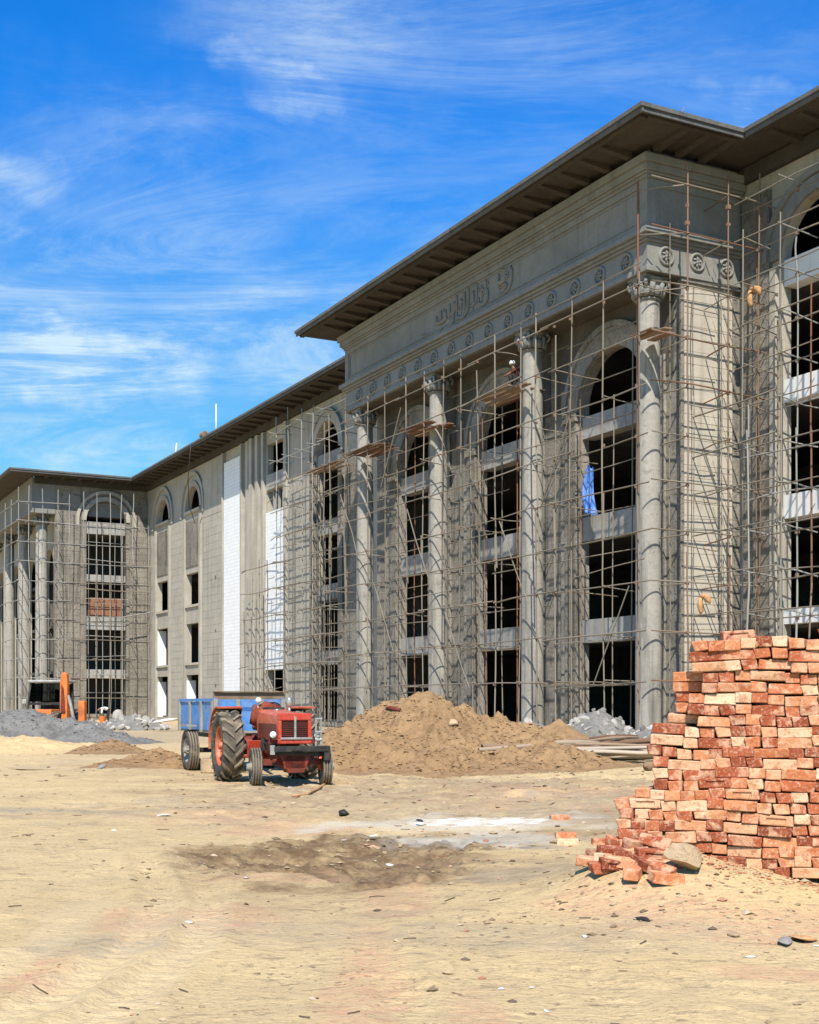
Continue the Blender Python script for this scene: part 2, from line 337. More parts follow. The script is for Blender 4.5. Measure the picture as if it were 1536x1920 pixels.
cc = k.mix(k.math('MULTIPLY', k.attr('wet'), k.rng(k.noise(4, 6, 0.7), 0.3, 0.6, 0.45, 1)), cc, (0.165, 0.10, 0.05))
cc = k.mix(k.math('MULTIPLY', k.attr('grey'), k.rng(k.noise(5, 6, 0.75), 0.35, 0.62, 0.15, 0.95)), cc, (0.27, 0.24, 0.195))
cc = k.mix(k.math('MULTIPLY', k.attr('lime'), k.rng(k.noise(3.5, 6, 0.7), 0.25, 0.6, 0.1, 0.8)), cc, (0.66, 0.59, 0.46))
cc = k.mix(k.math('MULTIPLY', k.attr('churn'), k.rng(k.noise(2.2, 7, 0.75, 0.6, sc=(1, 1.6, 1)), 0.40, 0.62, 0.05, 0.9)), cc, (0.31, 0.205, 0.115))
cc = k.mix(k.math('MULTIPLY', k.attr('track'), k.rng(k.noise(3, 5, 0.7), 0.3, 0.6, 0.4, 0.9)), cc, (0.70, 0.54, 0.31))
k.color(cc)
h = k.math('ADD', k.math('MULTIPLY', k.noise(12, 5, 0.74, 0.3, sc=(1, 1.8, 1)), 1.0), k.math('MULTIPLY', k.noise(70, 3, 0.7), 0.25)); k.bump(h, 0.85, 0.035); M['soil'] = k.m
gm = np_mesh('ground', vv, ff, M['soil'])
x, y = vv[:, 0], vv[:, 1]
fattr(gm, 'wet', np.clip(wetmask(x, y) + 0.55 * sstep(0.2, 0.5, 1 - np.hypot((x - 1.6) / 2.2, (y - 16.0) / 0.8) + 0.6 * fbm(x, y * 2, 3)), 0, 1))
def spot(cx, cy, rx, ry, n=0.7, s=1.3): return sstep(0.0, 0.55, 1 - np.hypot((x - cx) / rx, (y - cy) / ry) + n * fbm(x * s + cx, y * s, 4))
pink = np.maximum.reduce([spot(-2.0, 9.3, .35, .9), spot(-1.35, 9.6, .55, .8), spot(-.25, 7.3, .28, 2.3, .5), spot(.35, 6.3, .22, 1.0, .4), spot(-2.15, 7.6, .25, .6), spot(-1.1, 12.1, .8, .7),
                          spot(2.4, 22, 2.6, 3.2, .8), spot(2.6, 8.9, 1.4, .8), spot(1.6, 9.6, .7, .7), spot(-1.5, 17, 1.2, 1.4, .9), spot(2.6, 7.6, .9, .25), spot(-.1, 11, .3, 1.5), spot(-2.5, 19, 1.5, 1.2, .9)])
fattr(gm, 'pink', pink * 0.62)
churn = np.maximum.reduce([spot(.8, 24, 6, 6.5, 1.1, .6) * .9, spot(1.8, 12.6, 2.6, 1.6, 1.0) * .7, spot(-4.5, 30, 4, 4, 1.1) * .7, spot(-1.2, 19.5, 5, 2.2, 1.1) * .5, spot(2.0, 19, 3, 3, 1.0) * .6, spot(.6, 10.6, 2.6, 1.0, 1.2) * .4])
fattr(gm, 'churn', churn)
tk = np.zeros_like(x)
for p_ in RUTS[:2] + [[(-3.1, 5.6), (-2.5, 7.2), (-2.35, 8.6), (-2.6, 10.6), (-3.6, 14)]]: tk = np.maximum(tk, sstep(.24, .12, seg_d(x, y, p_) + .06 * fbm(x * 3, y * 3, 2)))
fattr(gm, 'track', tk * sstep(12, 9, y) * .45)
grey = np.maximum.reduce([spot(1.2, 15.4, 2.0, .9, .9), spot(3.2, 19, 3, 3, .9) * .6, spot(-.5, 21, 5, 3.5, 1.3) * .45, spot(1.5, 26, 5, 3, 1.2) * .5, spot(-6, 36, 6, 5, 1.2) * .4, spot(1.8, 12.0, 1.9, 1.2, .9) * .55, sstep(43, 58, y) * .7 * sstep(-26, -12, x), spot(-.8, 23, 3.2, 2.0, 1) * .5, spot(-6, 19.5, 3.0, .5, .5) * .8, spot(-2.1, 8.3, .5, .6, .9) * .5, spot(.2, 8.8, 2.5, .8, 1.2) * .35])
fattr(gm, 'grey', grey)
fattr(gm, 'lime', np.maximum.reduce([spot(.9, 15.6, 1.3, .6, 1.0, 2.0) * .7, spot(.75, 17.3, 2.3, 1.5, 1.1, 1.4) * .85, spot(4.8, 37, 3, 2.4, .8) * .5]))
ground = put('ground', gm); tag(ground, 'dry pale sandy building site ground with tyre marks', 'ground', kind='structure')

def small_rock(rs, c, s):
    n = 6; vs_ = [(c[0], c[1], c[2] + s * rs.uniform(.35, .6)), (c[0], c[1], c[2] - s * .4)]
    for i in range(n): a = i * math.pi / 3 + rs.uniform(-.3, .3); q = s * rs.uniform(.65, 1.2); vs_.append((c[0] + q * math.cos(a), c[1] + q * .8 * math.sin(a), c[2] + s * rs.uniform(-.15, .2)))
    return vs_, [(0, 2 + i, 2 + (i + 1) % n) for i in range(n)] + [(1, 2 + (i + 1) % n, 2 + i) for i in range(n)]
# piles are height fields of their own, sunk a little into the ground
def pile(name, label, cat, cones, mat, res=0.07, noise=(0.24, 0.9), fine=(0.10, 0.22), pw=1.0, extra=None, seed=0, clods=0):
    x0 = min(c[0] - c[3] for c in cones) - .3; x1 = max(c[0] + c[3] for c in cones) + .3
    y0 = min(c[1] - c[3] for c in cones) - .3; y1 = max(c[1] + c[3] for c in cones) + .3
    cx, cy = cones[0][0], cones[0][1]
    X, Yy = np.meshgrid(np.arange(x0, x1, res), np.arange(y0, y1, res), indexing='ij')
    wx = X + .35 * fbm(X / 1.3 + seed, Yy / 1.3, 3); wy = Yy + .35 * fbm(X / 1.3 + 31 + seed, Yy / 1.3, 3)
    hs_ = [c[2] * (np.sqrt(np.maximum(1 - np.hypot(wx - c[0], wy - c[1]) / c[3] + .02, 0) ** 2 + .004) - .06) ** 1 if True else 0 for c in cones]
    a = 7.0; hh = np.log(sum(np.exp(a * q) for q in hs_)) / a - math.log(len(cones)) / a
    hh = np.where(np.max(hs_, 0) <= -.01, -.08, hh)
    edge = sstep(0, .35, hh)
    hh = hh + edge * (noise[0] * fbm(X / noise[1] + seed, Yy / noise[1], 3) + fine[0] * fbm(X / fine[1], Yy / fine[1] + seed, 4, 2.1, .6))
    if extra: hh = hh + extra(X, Yy)
    Z = gz(X, Yy) + hh - .05
    n0, n1 = X.shape; v = np.stack([X - cx, Yy - cy, Z], -1).reshape(-1, 3)
    i = (np.arange(n0 - 1)[:, None] * n1 + np.arange(n1 - 1)[None]).reshape(-1); f = np.stack([i, i + n1, i + n1 + 1, i + 1], 1)
    keep = (hh.reshape(-1)[f].max(1) > -.03); f = f[keep]
    used = np.unique(f); rem = -np.ones(len(v), int); rem[used] = np.arange(len(used))
    o = put(name, np_mesh(name, v[used], rem[f], mat)); o.location = (cx, cy, 0)
    if clods:
        rs_ = random.Random(seed); b = MB(); ok = np.argwhere(hh > .12)
        for _ in range(clods):
            i0, j0 = ok[rs_.randrange(len(ok))]; s_ = rs_.uniform(.02, .055) * (1.9 if rs_.random() < .08 else 1); b.add(*small_rock(rs_, (X[i0, j0] - cx, Yy[i0, j0] - cy, Z[i0, j0] + s_ * .1), s_))
        tag(b.build('clods', mat, o), kind='stuff')
    return tag(o, label, cat)
k = NT('brown_earth', 0.95, 0.12).geo()
cc = k.mix(k.rng(k.noise(0.7, 6, 0.65, .4), .3, .7), (0.385, 0.24, 0.118), (0.295, 0.18, 0.088)); cc = k.mix(k.math('MULTIPLY', k.rng(k.noise(3.5, 7, .75, .5), .47, .66), .75), cc, (0.19, 0.115, 0.058))
cc = k.mix(k.math('MULTIPLY', k.rng(k.noise(22, 4, .7), .58, .72), .5), cc, (0.60, 0.47, 0.31)); k.color(cc)
k.bump(k.math('ADD', k.noise(7, 8, .7, .4), k.math('MULTIPLY', k.noise(40, 4, .7), .25)), .9, .07); M['earth'] = k.m
k = NT('grey_gravel', 0.92, 0.15).geo()
cc = k.mix(k.rng(k.noise(0.8, 6, .65, .4), .35, .65), (0.27, 0.255, 0.225), (0.17, 0.16, 0.142)); cc = k.mix(k.math('MULTIPLY', k.rng(k.noise(9, 6, .75), .5, .66), .7), cc, (0.12, 0.112, 0.10))
cc = k.mix(k.math('MULTIPLY', k.rng(k.noise(14, 5, .7), .57, .7), .6), cc, (0.46, 0.43, 0.38)); k.color(cc); k.bump(k.noise(9, 7, .75), .9, .09); M['gravel'] = k.m
k = NT('lime_powder', 0.9, 0.1).geo(); cc = k.mix(k.rng(k.noise(2.2, 6, .7), .45, .68), (0.78, 0.72, 0.60), (0.56, 0.46, 0.32)); cc = k.mix(k.rng(k.noise(3, 7, .8, .5), .42, .62, 0, .9), cc, (0.36, .28, .18)); k.color(cc); k.bump(k.noise(9, 6, .7), .4, .03); M['lime'] = k.m
mound = pile('earth_mound', 'big heap of loose brown earth behind the tractor', 'earth heap', [(.45, 36, 2.45, 4.4), (-.35, 35.6, 2.0, 3.6), (-1.8, 34.4, 1.5, 2.8), (2.2, 35.6, 1.65, 3.4), (1.1, 32.0, .9, 3.4), (-.9, 32.4, 1.0, 2.9), (3.7, 33.6, .95, 3.2), (3.2, 36.5, 1.2, 3.2)], M['earth'], .055, (.42, .9), (.17, .22), seed=2, clods=3200)
pile('earth_mound', 'small pale sand heap between the big earth heap and the rubble', 'sand heap', [(4.9, 42, 1.25, 2.2), (6.2, 41.6, .6, 2.2)], M['earth'], .08, (.1, .7), seed=9)
pile('earth_mound', 'low brown earth heap beside the trailer wheel', 'earth heap', [(-6.6, 33.2, .75, 1.7), (-5.6, 32.6, .5, 1.5), (-7.4, 32.2, .4, 1.3)], M['earth'], .06, (.1, .4), seed=4, clods=250)
pile('earth_mound', 'little crumbled earth heap in front of the gravel heap', 'earth heap', [(-9.4, 41, .62, 1.7), (-10.3, 41.5, .4, 1.2), (-9.0, 39.3, .3, 1.3)], M['earth'], .06, (.12, .35), seed=6, clods=250)
pile('sand_berm', 'long sandy berm at the foot of the gravel heap', 'sand heap', [(-13.6, 45, .75, 3.6), (-16.5, 46.5, 1.1, 4), (-10.9, 44.6, .4, 2.5)], M['soil'], .09, (.12, .8), seed=12)
pile('gravel_heap', 'wide grey gravel heap in front of the loader', 'gravel heap', [(-16.4, 55.0, 1.95, 5.0), (-14.0, 53.8, 1.15, 4.0), (-19.5, 54.6, 1.5, 5.0), (-12.3, 52.6, .5, 3.2)], M['gravel'], .09, (.34, 1.1), (.16, .3), seed=7, clods=2200)
pile('lime_patch', 'thin white lime powder spilled on the ground near the wet hollow', 'lime powder', [(.9, 17.7, .27, 1.4), (.2, 17.6, .19, 1.0), (1.7, 17.6, .2, 1.0), (.7, 16.6, .15, .8), (1.5, 16.7, .13, .7)], M['lime'], .05, (.05, .4), (.02, .2), seed=3)
# ------------------------------------------------------------------ the building (frame: u along the facade away from us, v into the building)
BO = Vector((9.57, 52.0, 0)); BROT = math.atan2(-0.886, 0.4637)
def bw(u, v, z=0): return Vector((9.57 - .4637 * u + .8861 * v, 52 + .886 * u + .4635 * v, z))
bld = empty('unfinished_building', BO, BROT, 'long unfinished concrete building with columned pavilion and deep overhanging eaves', 'building')
def part(name, mat, parent=None, **k): return MBp(name, mat, parent or bld, **k)
class MBp(MB):
    def __init__(s, name, mat, parent, **k): super().__init__(); s.name, s.mat, s.par, s.k = name, mat, parent, k
    def done(s): return s.build(s.name, s.mat, s.par, **s.k)
    __enter__ = lambda s: s
    def __exit__(s, *a): s.o = s.done() if a[0] is None else None
PU = lambda v0: (lambda a, d, z: (-a, v0 + d, z))          # wall along u, facing -v
PV = lambda u0: (lambda a, d, z: (-(u0 + d), a, z))        # wall along v, facing -u
def wall(mb, P, a0, a1, z0, z1, holes, th=.5, nseg=20):
    H = []
    for h in holes:
        arch = len(h) > 4 and h[4]; r = (h[1] - h[0]) / 2; H.append((h[0], h[1], h[2], h[3] + (r if arch else 0), arch, h[3], r))
    A = sorted({a0, a1, *[h[0] for h in H], *[h[1] for h in H]}); Z = sorted({z0, z1, *[h[2] for h in H], *[h[3] for h in H]})
    def q(*p): mb.add([P(*t) for t in p], [(0, 1, 2, 3)])
    for i in range(len(A) - 1):
        for j in range(len(Z) - 1):
            ca, cz = (A[i] + A[i + 1]) / 2, (Z[j] + Z[j + 1]) / 2
            if any(h[0] < ca < h[1] and h[2] < cz < h[3] for h in H): continue
            for d in (0, th): q((A[i], d, Z[j]), (A[i + 1], d, Z[j]), (A[i + 1], d, Z[j + 1]), (A[i], d, Z[j + 1]))
    for h in H:
        L, Rr, b, t, arch, sp, r = h
        tt = sp if arch else t
        q((L, 0, b), (L, th, b), (L, th, tt), (L, 0, tt)); q((Rr, 0, b), (Rr, th, b), (Rr, th, tt), (Rr, 0, tt)); q((L, 0, b), (Rr, 0, b), (Rr, th, b), (L, th, b))
        if not arch: q((L, 0, t), (Rr, 0, t), (Rr, th, t), (L, th, t))
        else:
            c = (L + Rr) / 2; pts = [(c - r * math.cos(math.pi * k / nseg), sp + r * math.sin(math.pi * k / nseg)) for k in range(nseg + 1)]
            for (xa, za), (xb, zb) in zip(pts[:-1], pts[1:]):
                q((xa, 0, za), (xb, 0, zb), (xb, th, zb), (xa, th, za))
                for d in (0, th): q((xa, d, za), (xb, d, zb), (xb, d, t), (xa, d, t))
    for (aa, ab) in ((a0, a0), (a1, a1)): q((aa, 0, z0), (aa, th, z0), (aa, th, z1), (aa, 0, z1))
    q((a0, 0, z1), (a1, 0, z1), (a1, th, z1), (a0, th, z1))
def arch_ring(mb, P, c, sp, r0, r1, d0, d1, leg=0, n=24):
    out = []
    for k in range(n + 1):
        a = math.pi * k / n; out.append((-math.cos(a), math.sin(a)))
    sec = [(c + x * r0, sp + z * r0) for x, z in out]; sec2 = [(c + x * r1, sp + z * r1) for x, z in out]
    if leg: sec = [(c - r0, sp - leg)] + sec + [(c + r0, sp - leg)]; sec2 = [(c - r1, sp - leg)] + sec2 + [(c + r1, sp - leg)]
    m = len(sec); vs_ = [P(a, d0, z) for a, z in sec] + [P(a, d0, z) for a, z in sec2] + [P(a, d1, z) for a, z in sec] + [P(a, d1, z) for a, z in sec2]
    fs = []
    for i in range(m - 1):
        fs += [(i, i + 1, m + i + 1, m + i), (2 * m + i, 3 * m + i, 3 * m + i + 1, 2 * m + i + 1), (m + i, m + i + 1, 3 * m + i + 1, 3 * m + i), (i, 2 * m + i, 2 * m + i + 1, i + 1)]
    fs += [(0, m, 3 * m, 2 * m), (m - 1, 2 * m - 1, 4 * m - 1, 3 * m - 1)]
    mb.add(vs_, fs)
ZS = [4.40, 9.06, 13.76]; ZB = [5.45, 10.15, 14.75]            # undersides and tops of the floor beams
EZ0, EZ1 = 23.93, 24.25
UL, UR = 88.0, -24.0                                           # left wing side wall, right end of what is built

# ---- floors, back walls, roof
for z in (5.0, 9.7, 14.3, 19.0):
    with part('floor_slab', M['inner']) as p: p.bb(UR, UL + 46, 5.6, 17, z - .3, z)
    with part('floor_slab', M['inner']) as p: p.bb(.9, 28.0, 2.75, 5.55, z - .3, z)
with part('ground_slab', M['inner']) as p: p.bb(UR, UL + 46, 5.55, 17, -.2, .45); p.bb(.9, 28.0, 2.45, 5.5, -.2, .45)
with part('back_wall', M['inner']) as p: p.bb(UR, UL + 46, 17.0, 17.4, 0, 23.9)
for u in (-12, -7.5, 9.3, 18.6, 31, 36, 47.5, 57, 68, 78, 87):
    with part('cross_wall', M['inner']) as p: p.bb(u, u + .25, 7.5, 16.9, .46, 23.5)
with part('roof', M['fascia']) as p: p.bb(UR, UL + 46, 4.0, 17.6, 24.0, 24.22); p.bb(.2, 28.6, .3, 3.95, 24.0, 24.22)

# ---- pavilion
L0 = 28.85; PC = [4.95, 14.05, 23.15]; COLS = [.78, 9.45, 18.6, 27.6]
with part('wall', M['pav'], sharp=30) as p: wall(p, PU(1.9), .3, 28.5, 0, 19.1, [(c - 2.4, c + 2.4, .55, 15.0, True) for c in PC], .5)
with part('wall', M['pav']) as p: p.bb(.3, .75, 2.41, 5.0, 0, 19.1)
with part('wall', M['pav']) as p: p.bb(28.05, 28.5, 2.41, 5.0, 0, 19.1)
with part('wall', M['inner']) as p: p.bb(UL + 45.5, UL + 46, -3.9, 17, 0, 20.4)
def spandrel(c):                                                    # dark sheet round the arch heads, shade under the frieze painted into its colour
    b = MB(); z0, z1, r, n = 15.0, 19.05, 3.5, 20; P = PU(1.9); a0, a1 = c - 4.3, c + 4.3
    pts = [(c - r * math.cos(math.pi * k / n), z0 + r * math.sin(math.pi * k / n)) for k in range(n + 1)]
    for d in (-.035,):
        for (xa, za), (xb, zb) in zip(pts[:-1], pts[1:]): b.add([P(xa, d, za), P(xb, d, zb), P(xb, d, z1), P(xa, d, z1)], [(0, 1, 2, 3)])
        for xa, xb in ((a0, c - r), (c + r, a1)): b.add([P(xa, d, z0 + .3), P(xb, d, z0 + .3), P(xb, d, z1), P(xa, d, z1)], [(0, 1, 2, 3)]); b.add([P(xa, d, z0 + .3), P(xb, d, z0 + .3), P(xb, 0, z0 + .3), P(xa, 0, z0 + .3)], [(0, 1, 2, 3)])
    b.build('spandrel', M['shade_tone'], bld)
with part('frieze_soffit', M['shade_tone']) as p: p.bb(.1, L0 - .1, .1, 1.88, 18.98, 19.045)  # underside slab, likewise with the shade put into its colour
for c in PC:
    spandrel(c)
    with part('arch_molding', M['pav'], sharp=30) as p: arch_ring(p, PU(1.9), c, 15.0, 2.46, 3.25, -.16, .1, 0); arch_ring(p, PU(1.9), c, 15.0, 3.25, 3.5, -.26, .1, 0)
    for z0, z1 in zip(ZS, ZB):
        with part('floor_beam', M['beam']) as p: p.bb(c - 2.395, c + 2.395, 2.02, 2.7, z0, z1)
    for s in (-1, 1):
        with part('pilaster_strip', M['rough']) as p: p.bb(c + s * 2.95 - .42, c + s * 2.95 + .42, 1.72, 1.9, 0, 14.6); p.bb(c + s * 2.95 - .5, c + s * 2.95 + .5, 1.62, 1.898, 14.6, 14.95)
        with part('pilaster_strip', M['pav']) as p: p.bb(c + s * 3.62 - .16, c + s * 3.62 + .16, 1.78, 1.899, 0, 16.2)
def make_column(r, z0, z1):
    prof = [(r * 1.02, z0 + .5)]
    for i in range(1, 9):
        t = i / 8; prof.append((r * (1.02 - .13 * t ** 1.8), z0 + .5 + (z1 - z0 - 1.5) * t))
    return MB().lathe(prof, 32, close=False).mesh('column_shaft', M['column'], True)
def make_capital(r, h):
    b = MB(); b.lathe([(r * .9, 0), (r * 1.04, .03), (r * 1.04, .09), (r * .92, .12), (r * .9, .2), (r * .98, .5 * h), (r * 1.2, .78 * h), (r * 1.3, .84 * h)], 24)
    b.cbox((0, 0, .92 * h), (r * 2.3, r * 2.3, .16 * h))
    for k in range(8):                                    # two rings of leaves
        a = k * math.pi / 4
        for ro, hh, w in ((r * .96, .42 * h, .17), (r * 1.02, .64 * h, .14)):
            a2 = a + (math.pi / 8 if hh > .5 * h else 0); d = Vector((math.cos(a2), math.sin(a2), 0)); s_ = Vector((-d.y, d.x, 0))
            pts = [d * ro + Vector((0, 0, .14)), d * (ro + .05) + Vector((0, 0, hh * .7)), d * (ro + .16) + Vector((0, 0, hh)), d * (ro + .2) + Vector((0, 0, hh - .07))]
            b.tube(pts, [w * .8, w, w * .75, .03], 6)
    for k in range(4):                                    # corner volutes
        a = math.pi / 4 + k * math.pi / 2; d = Vector((math.cos(a), math.sin(a), 0)); pts = []; rr = []
        for i in range(16):
            t = i / 15; ang = R(200) - t * R(520); q = .24 * h * (1 - t * .75)
            pts.append(d * (r * 1.2 + q * math.cos(ang)) + Vector((0, 0, .60 * h + q * math.sin(ang)))); rr.append(.085 * (1 - .35 * t))
        b.tube(pts, rr, 7)
    return b.mesh('column_capital', M['attic'], True)
def make_base(r):
    b = MB(); b.cbox((0, 0, .12), (r * 2.7, r * 2.7, .24)); b.lathe([(r * 1.3, .24), (r * 1.36, .3), (r * 1.3, .37), (r * 1.12, .40), (r * 1.1, .44), (r * 1.2, .47), (r * 1.02, .52)], 28); return b.mesh('column_base', M['column'], True)
cm, cap, bs = make_column(.52, 0, 19.1), make_capital(.52, 1.05), make_base(.52)
for u in COLS:
    c = put('column', cm, bld); c.location = (-u, .66, 0)
    q = put('capital', cap, c); q.location = (0, 0, 18.06); q = put('base', bs, c)
# entablature, attic and their mouldings
L_ = 28.85
with part('frieze', M['attic']) as p: p.bb(0, L_, 0, 4.98, 19.11, 20.3)
with part('frieze_molding', M['attic'], bevel=.02) as p: p.bb(-.08, L_ + .08, -.08, 4.9, 19.05, 19.28)
with part('frieze_molding', M['attic'], bevel=.02) as p: p.bb(-.10, L_ + .1, -.10, 4.9, 20.24, 20.36); p.bb(-.2, L_ + .2, -.2, 4.9, 20.361, 20.5); p.bb(-.34, L_ + .34, -.34, 4.9, 20.501, 20.72)
with part('attic_wall', M['attic']) as p: p.bb(.02, L_ - .02, .02, 4.98, 20.725, 23.9)
for (a, b, c, d, z0, z1) in ((-.05, L_ + .05, -.05, .02, 20.73, 21.0), (-.05, L_ + .05, -.05, .02, 22.5, 22.78), (-.05, .42, -.051, .02, 21.0, 22.5), (L_ - .42, L_ + .05, -.051, .02, 21.0, 22.5), (-.05, .02, .021, 4.6, 20.73, 21.0), (-.05, .02, .021, 4.6, 22.5, 22.78), (-.051, .02, -.049, .40, 21.0, 22.5)):
    with part('attic_panel_border', M['attic'], bevel=.015) as p: p.bb(a, b, c, d, z0, z1)
with part('attic_panel_bead', M['attic']) as p:
    for z in (21.12, 22.36): p.bb(.55, L_ - .55, -.012, .02, z, z + .05)
    p.bb(.55, .6, -.013, .02, 21.17, 22.36); p.bb(L_ - .6, L_ - .55, -.013, .02, 21.17, 22.36)
with part('cornice', M['attic'], bevel=.015) as p: p.bb(-.12, L_ + .12, -.12, 4.9, 22.78, 22.92); p.bb(-.2, L_ + .2, -.2, 4.9, 22.921, 23.02); p.bb(-.3, L_ + .3, -.3, 4.9, 23.021, 23.3); p.bb(-.42, L_ + .42, -.42, 4.9, 23.301, 23.62)
def medal_mesh():
    b = MB(); b.M = Matrix.Rotation(R(90), 4, 'X')            # axis towards -y
    b.lathe([(.40, -.02), (.40, .05), (.36, .09), (.31, .09), (.29, .04), (.29, .0)], 28, close=False)
    for k in range(6):
        a = k * math.pi / 3 + .3; b.tube([(.05 * math.cos(a), .05 * math.sin(a), .02), (.15 * math.cos(a), .15 * math.sin(a), .05), (.25 * math.cos(a + .25), .25 * math.sin(a + .25), .01)], [.035, .06, .02], 6)
    b.lathe([(.08, 0), (.075, .06), (.03, .085), (0, .09)], 12, close=False)
    return b.mesh('medallion', M['attic'], True)
mm = medal_mesh()
for i in range(15):
    o = put('medallion', mm, bld); o.location = (-(1.36 + i * 1.83), 0, 19.76); o.rotation_euler = (0, R(random.uniform(0, 60)), 0)
for v in (.95, 2.55, 4.1):
    o = put('medallion', mm, bld); o.location = (0, v, 19.76); o.rotation_euler = (0, 0, R(90))
# relief writing on the attic panel: flowing brush strokes (positions u, z on the panel)
def stroke(pts, w=.075, d=.05):
    w *= 1.3
    P_ = []; n = len(pts)
    for i in range(n - 1):
        p0, p1, p2, p3 = pts[max(i - 1, 0)], pts[i], pts[i + 1], pts[min(i + 2, n - 1)]
        for k in range(6):
            t = k / 6; P_.append(tuple(.5 * ((2 * p1[j]) + (-p0[j] + p2[j]) * t + (2 * p0[j] - 5 * p1[j] + 4 * p2[j] - p3[j]) * t * t + (-p0[j] + 3 * p1[j] - 3 * p2[j] + p3[j]) * t ** 3) for j in (0, 1)))
    P_.append(pts[-1]); m = len(P_)
    rad = [w * (.45 + .75 * math.sin(math.pi * min(1, (i + 1) / m * 1.15) ** .8)) for i in range(m)]
    with part('relief_letter_stroke', M['attic'], smooth=True) as p: p.tube([(-a, .0, z) for a, z in P_], [max(.02, r) for r in rad], 6)
def S(cx, cz, pts, k=1.12, **kw): stroke([(cx - x * k, cz + y * k) for x, y in pts], **kw)   # x to the reader's right
W0 = 21.2
S(10.9, W0, [(.5, 1.0), (.62, .7), (.5, .2), (.1, -.02), (-.35, .1)])                     # the round final word near the right end
S(10.9, W0, [(-.45, .95), (-.42, .6), (-.1, .55), (.1, .72), (.28, .62), (.3, .82)])
S(10.9, W0, [(-.35, .45), (0, .52), (.3, .62)], w=.045)
S(10.9, W0, [(-.3, .3), (.05, .38), (.2, .28), (0, .16), (-.25, .1)], w=.045)
S(10.9, W0, [(-.2, 1.08), (.1, .95), (.3, 1.1)], w=.05)
for i, (c, hgt, dip) in enumerate([(12.6, 1.0, 0), (13.0, .85, .1), (13.45, 1.05, 0), (13.8, .8, .2), (14.25, 1.05, 0), (14.65, .95, 0), (15.0, .75, .1), (15.45, 1.0, 0), (16.2, .8, .1), (16.6, .62, 0), (17.1, .7, .1), (17.6, .55, 0)]):
    S(c, W0 + .05, [(.0, hgt), (.02, hgt * .5), (-.02, .15 - dip)], w=.05)
S(12.85, W0, [(.35, .6), (.38, .2), (.1, 0), (-.3, .12), (-.38, .4)])
S(12.9, W0, [(-.1, .62), (.08, .68), (.12, .5), (-.04, .44), (-.1, .62)], w=.04)
S(14.9, W0, [(.5, .55), (.52, .15), (.1, -.08), (-.4, .05), (-.5, .35)])
S(14.9, W0, [(-.25, .55), (0, .62), (.2, .5)], w=.045); S(15.9, W0, [(.4, .6), (.2, .4), (-.2, .32), (-.5, .38)])
S(16.3, W0, [(.45, .35), (.4, -.05), (0, -.18), (-.4, -.08)]); S(17.0, W0, [(.5, .3), (.1, .2), (-.4, .22), (-.6, .35)])
S(18.2, W0, [(1.1, -.1), (.4, -.14), (-.3, 0), (-.9, .12)], w=.04); S(13.9, W0, [(.4, .28), (0, .22), (-.4, .3)], w=.05)
for c, z in ((12.4, .9), (13.2, .8), (14.5, .3), (15.2, .42), (15.7, .85), (16.8, .75), (17.4, .3), (11.3, .35)): S(c, W0 + z, [(-.06, 0), (0, .03), (.06, 0)], w=.05)

# ---- eaves: slabs, two-step fascia, rafters
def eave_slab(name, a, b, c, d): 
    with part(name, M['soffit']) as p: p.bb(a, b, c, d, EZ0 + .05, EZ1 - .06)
OU, OV = 2.57, 2.26
eave_slab('eave_slab', -OU, L_ + OV, -OV, .2); eave_slab('eave_slab', -OU, .1, .201, 5.0); eave_slab('eave_slab', L_ - .1, L_ + OV, .201, 5.0)
RV = 2.74                                                                     # outer line of the long eaves
eave_slab('eave_slab', L_ + OV + .001, UL - 2.4, RV, 5.1); eave_slab('eave_slab', UR, -OU - .001, RV, 5.1)
WV = -9.05; eave_slab('eave_slab', UL - 2.4, UL + .2, WV, 5.1); eave_slab('eave_slab', UL + .201, UL + 46, WV, -6.4)
def fascia(a, b, c, d, ax):
    with part('fascia', M['fascia'], bevel=.012) as p:
        if ax == 'u': p.bb(a, b, c - .06, c + .02, EZ0 - .02, EZ0 + .15); p.bb(a - .05, b + .05, c - .14, c + .02, EZ0 + .151, EZ1)
        else: p.bb(a - .06, a + .02, c, d, EZ0 - .021, EZ0 + .149); p.bb(a - .14, a + .02, c, d, EZ0 + .15, EZ1 + .001)
fascia(-OU - .1, L_ + OV, -OV, 0, 'u'); fascia(-OU, 0, -OV + .03, RV + .1, 'v'); fascia(UR, -OU - .15, RV, 0, 'u'); fascia(L_ + OV + .06, UL - 2.45, RV, 0, 'u')
fascia(UL - 2.4, 0, WV, RV - .1, 'v'); fascia(UL - 2.45, UL + 46, WV - .03, 0, 'u')
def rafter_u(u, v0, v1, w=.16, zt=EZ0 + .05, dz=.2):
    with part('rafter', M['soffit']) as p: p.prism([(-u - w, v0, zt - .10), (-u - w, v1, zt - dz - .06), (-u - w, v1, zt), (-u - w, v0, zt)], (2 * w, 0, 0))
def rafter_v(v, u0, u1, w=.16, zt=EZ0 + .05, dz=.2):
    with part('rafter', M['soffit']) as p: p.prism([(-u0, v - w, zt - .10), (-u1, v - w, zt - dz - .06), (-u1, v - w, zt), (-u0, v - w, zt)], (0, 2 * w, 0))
for i in range(20): rafter_u(.75 + i * 1.45, -1.85, -.3)
for v in (.2, 1.3, 2.5): rafter_v(v, -2.2, -.3)
for i in range(34): rafter_u(32.5 + i * 1.6, 3.1, 4.95)
for i in range(7): rafter_u(-3.6 - i * 1.6, 3.1, 4.95)
for i in range(7): rafter_v(-7 + i * 1.6, UL - 2.05, UL - .05)
with part('soffit_rim_beam', M['soffit']) as p: p.bb(-2.3, 31, -2.1, -1.86, EZ0 - .06, EZ0 + .04)
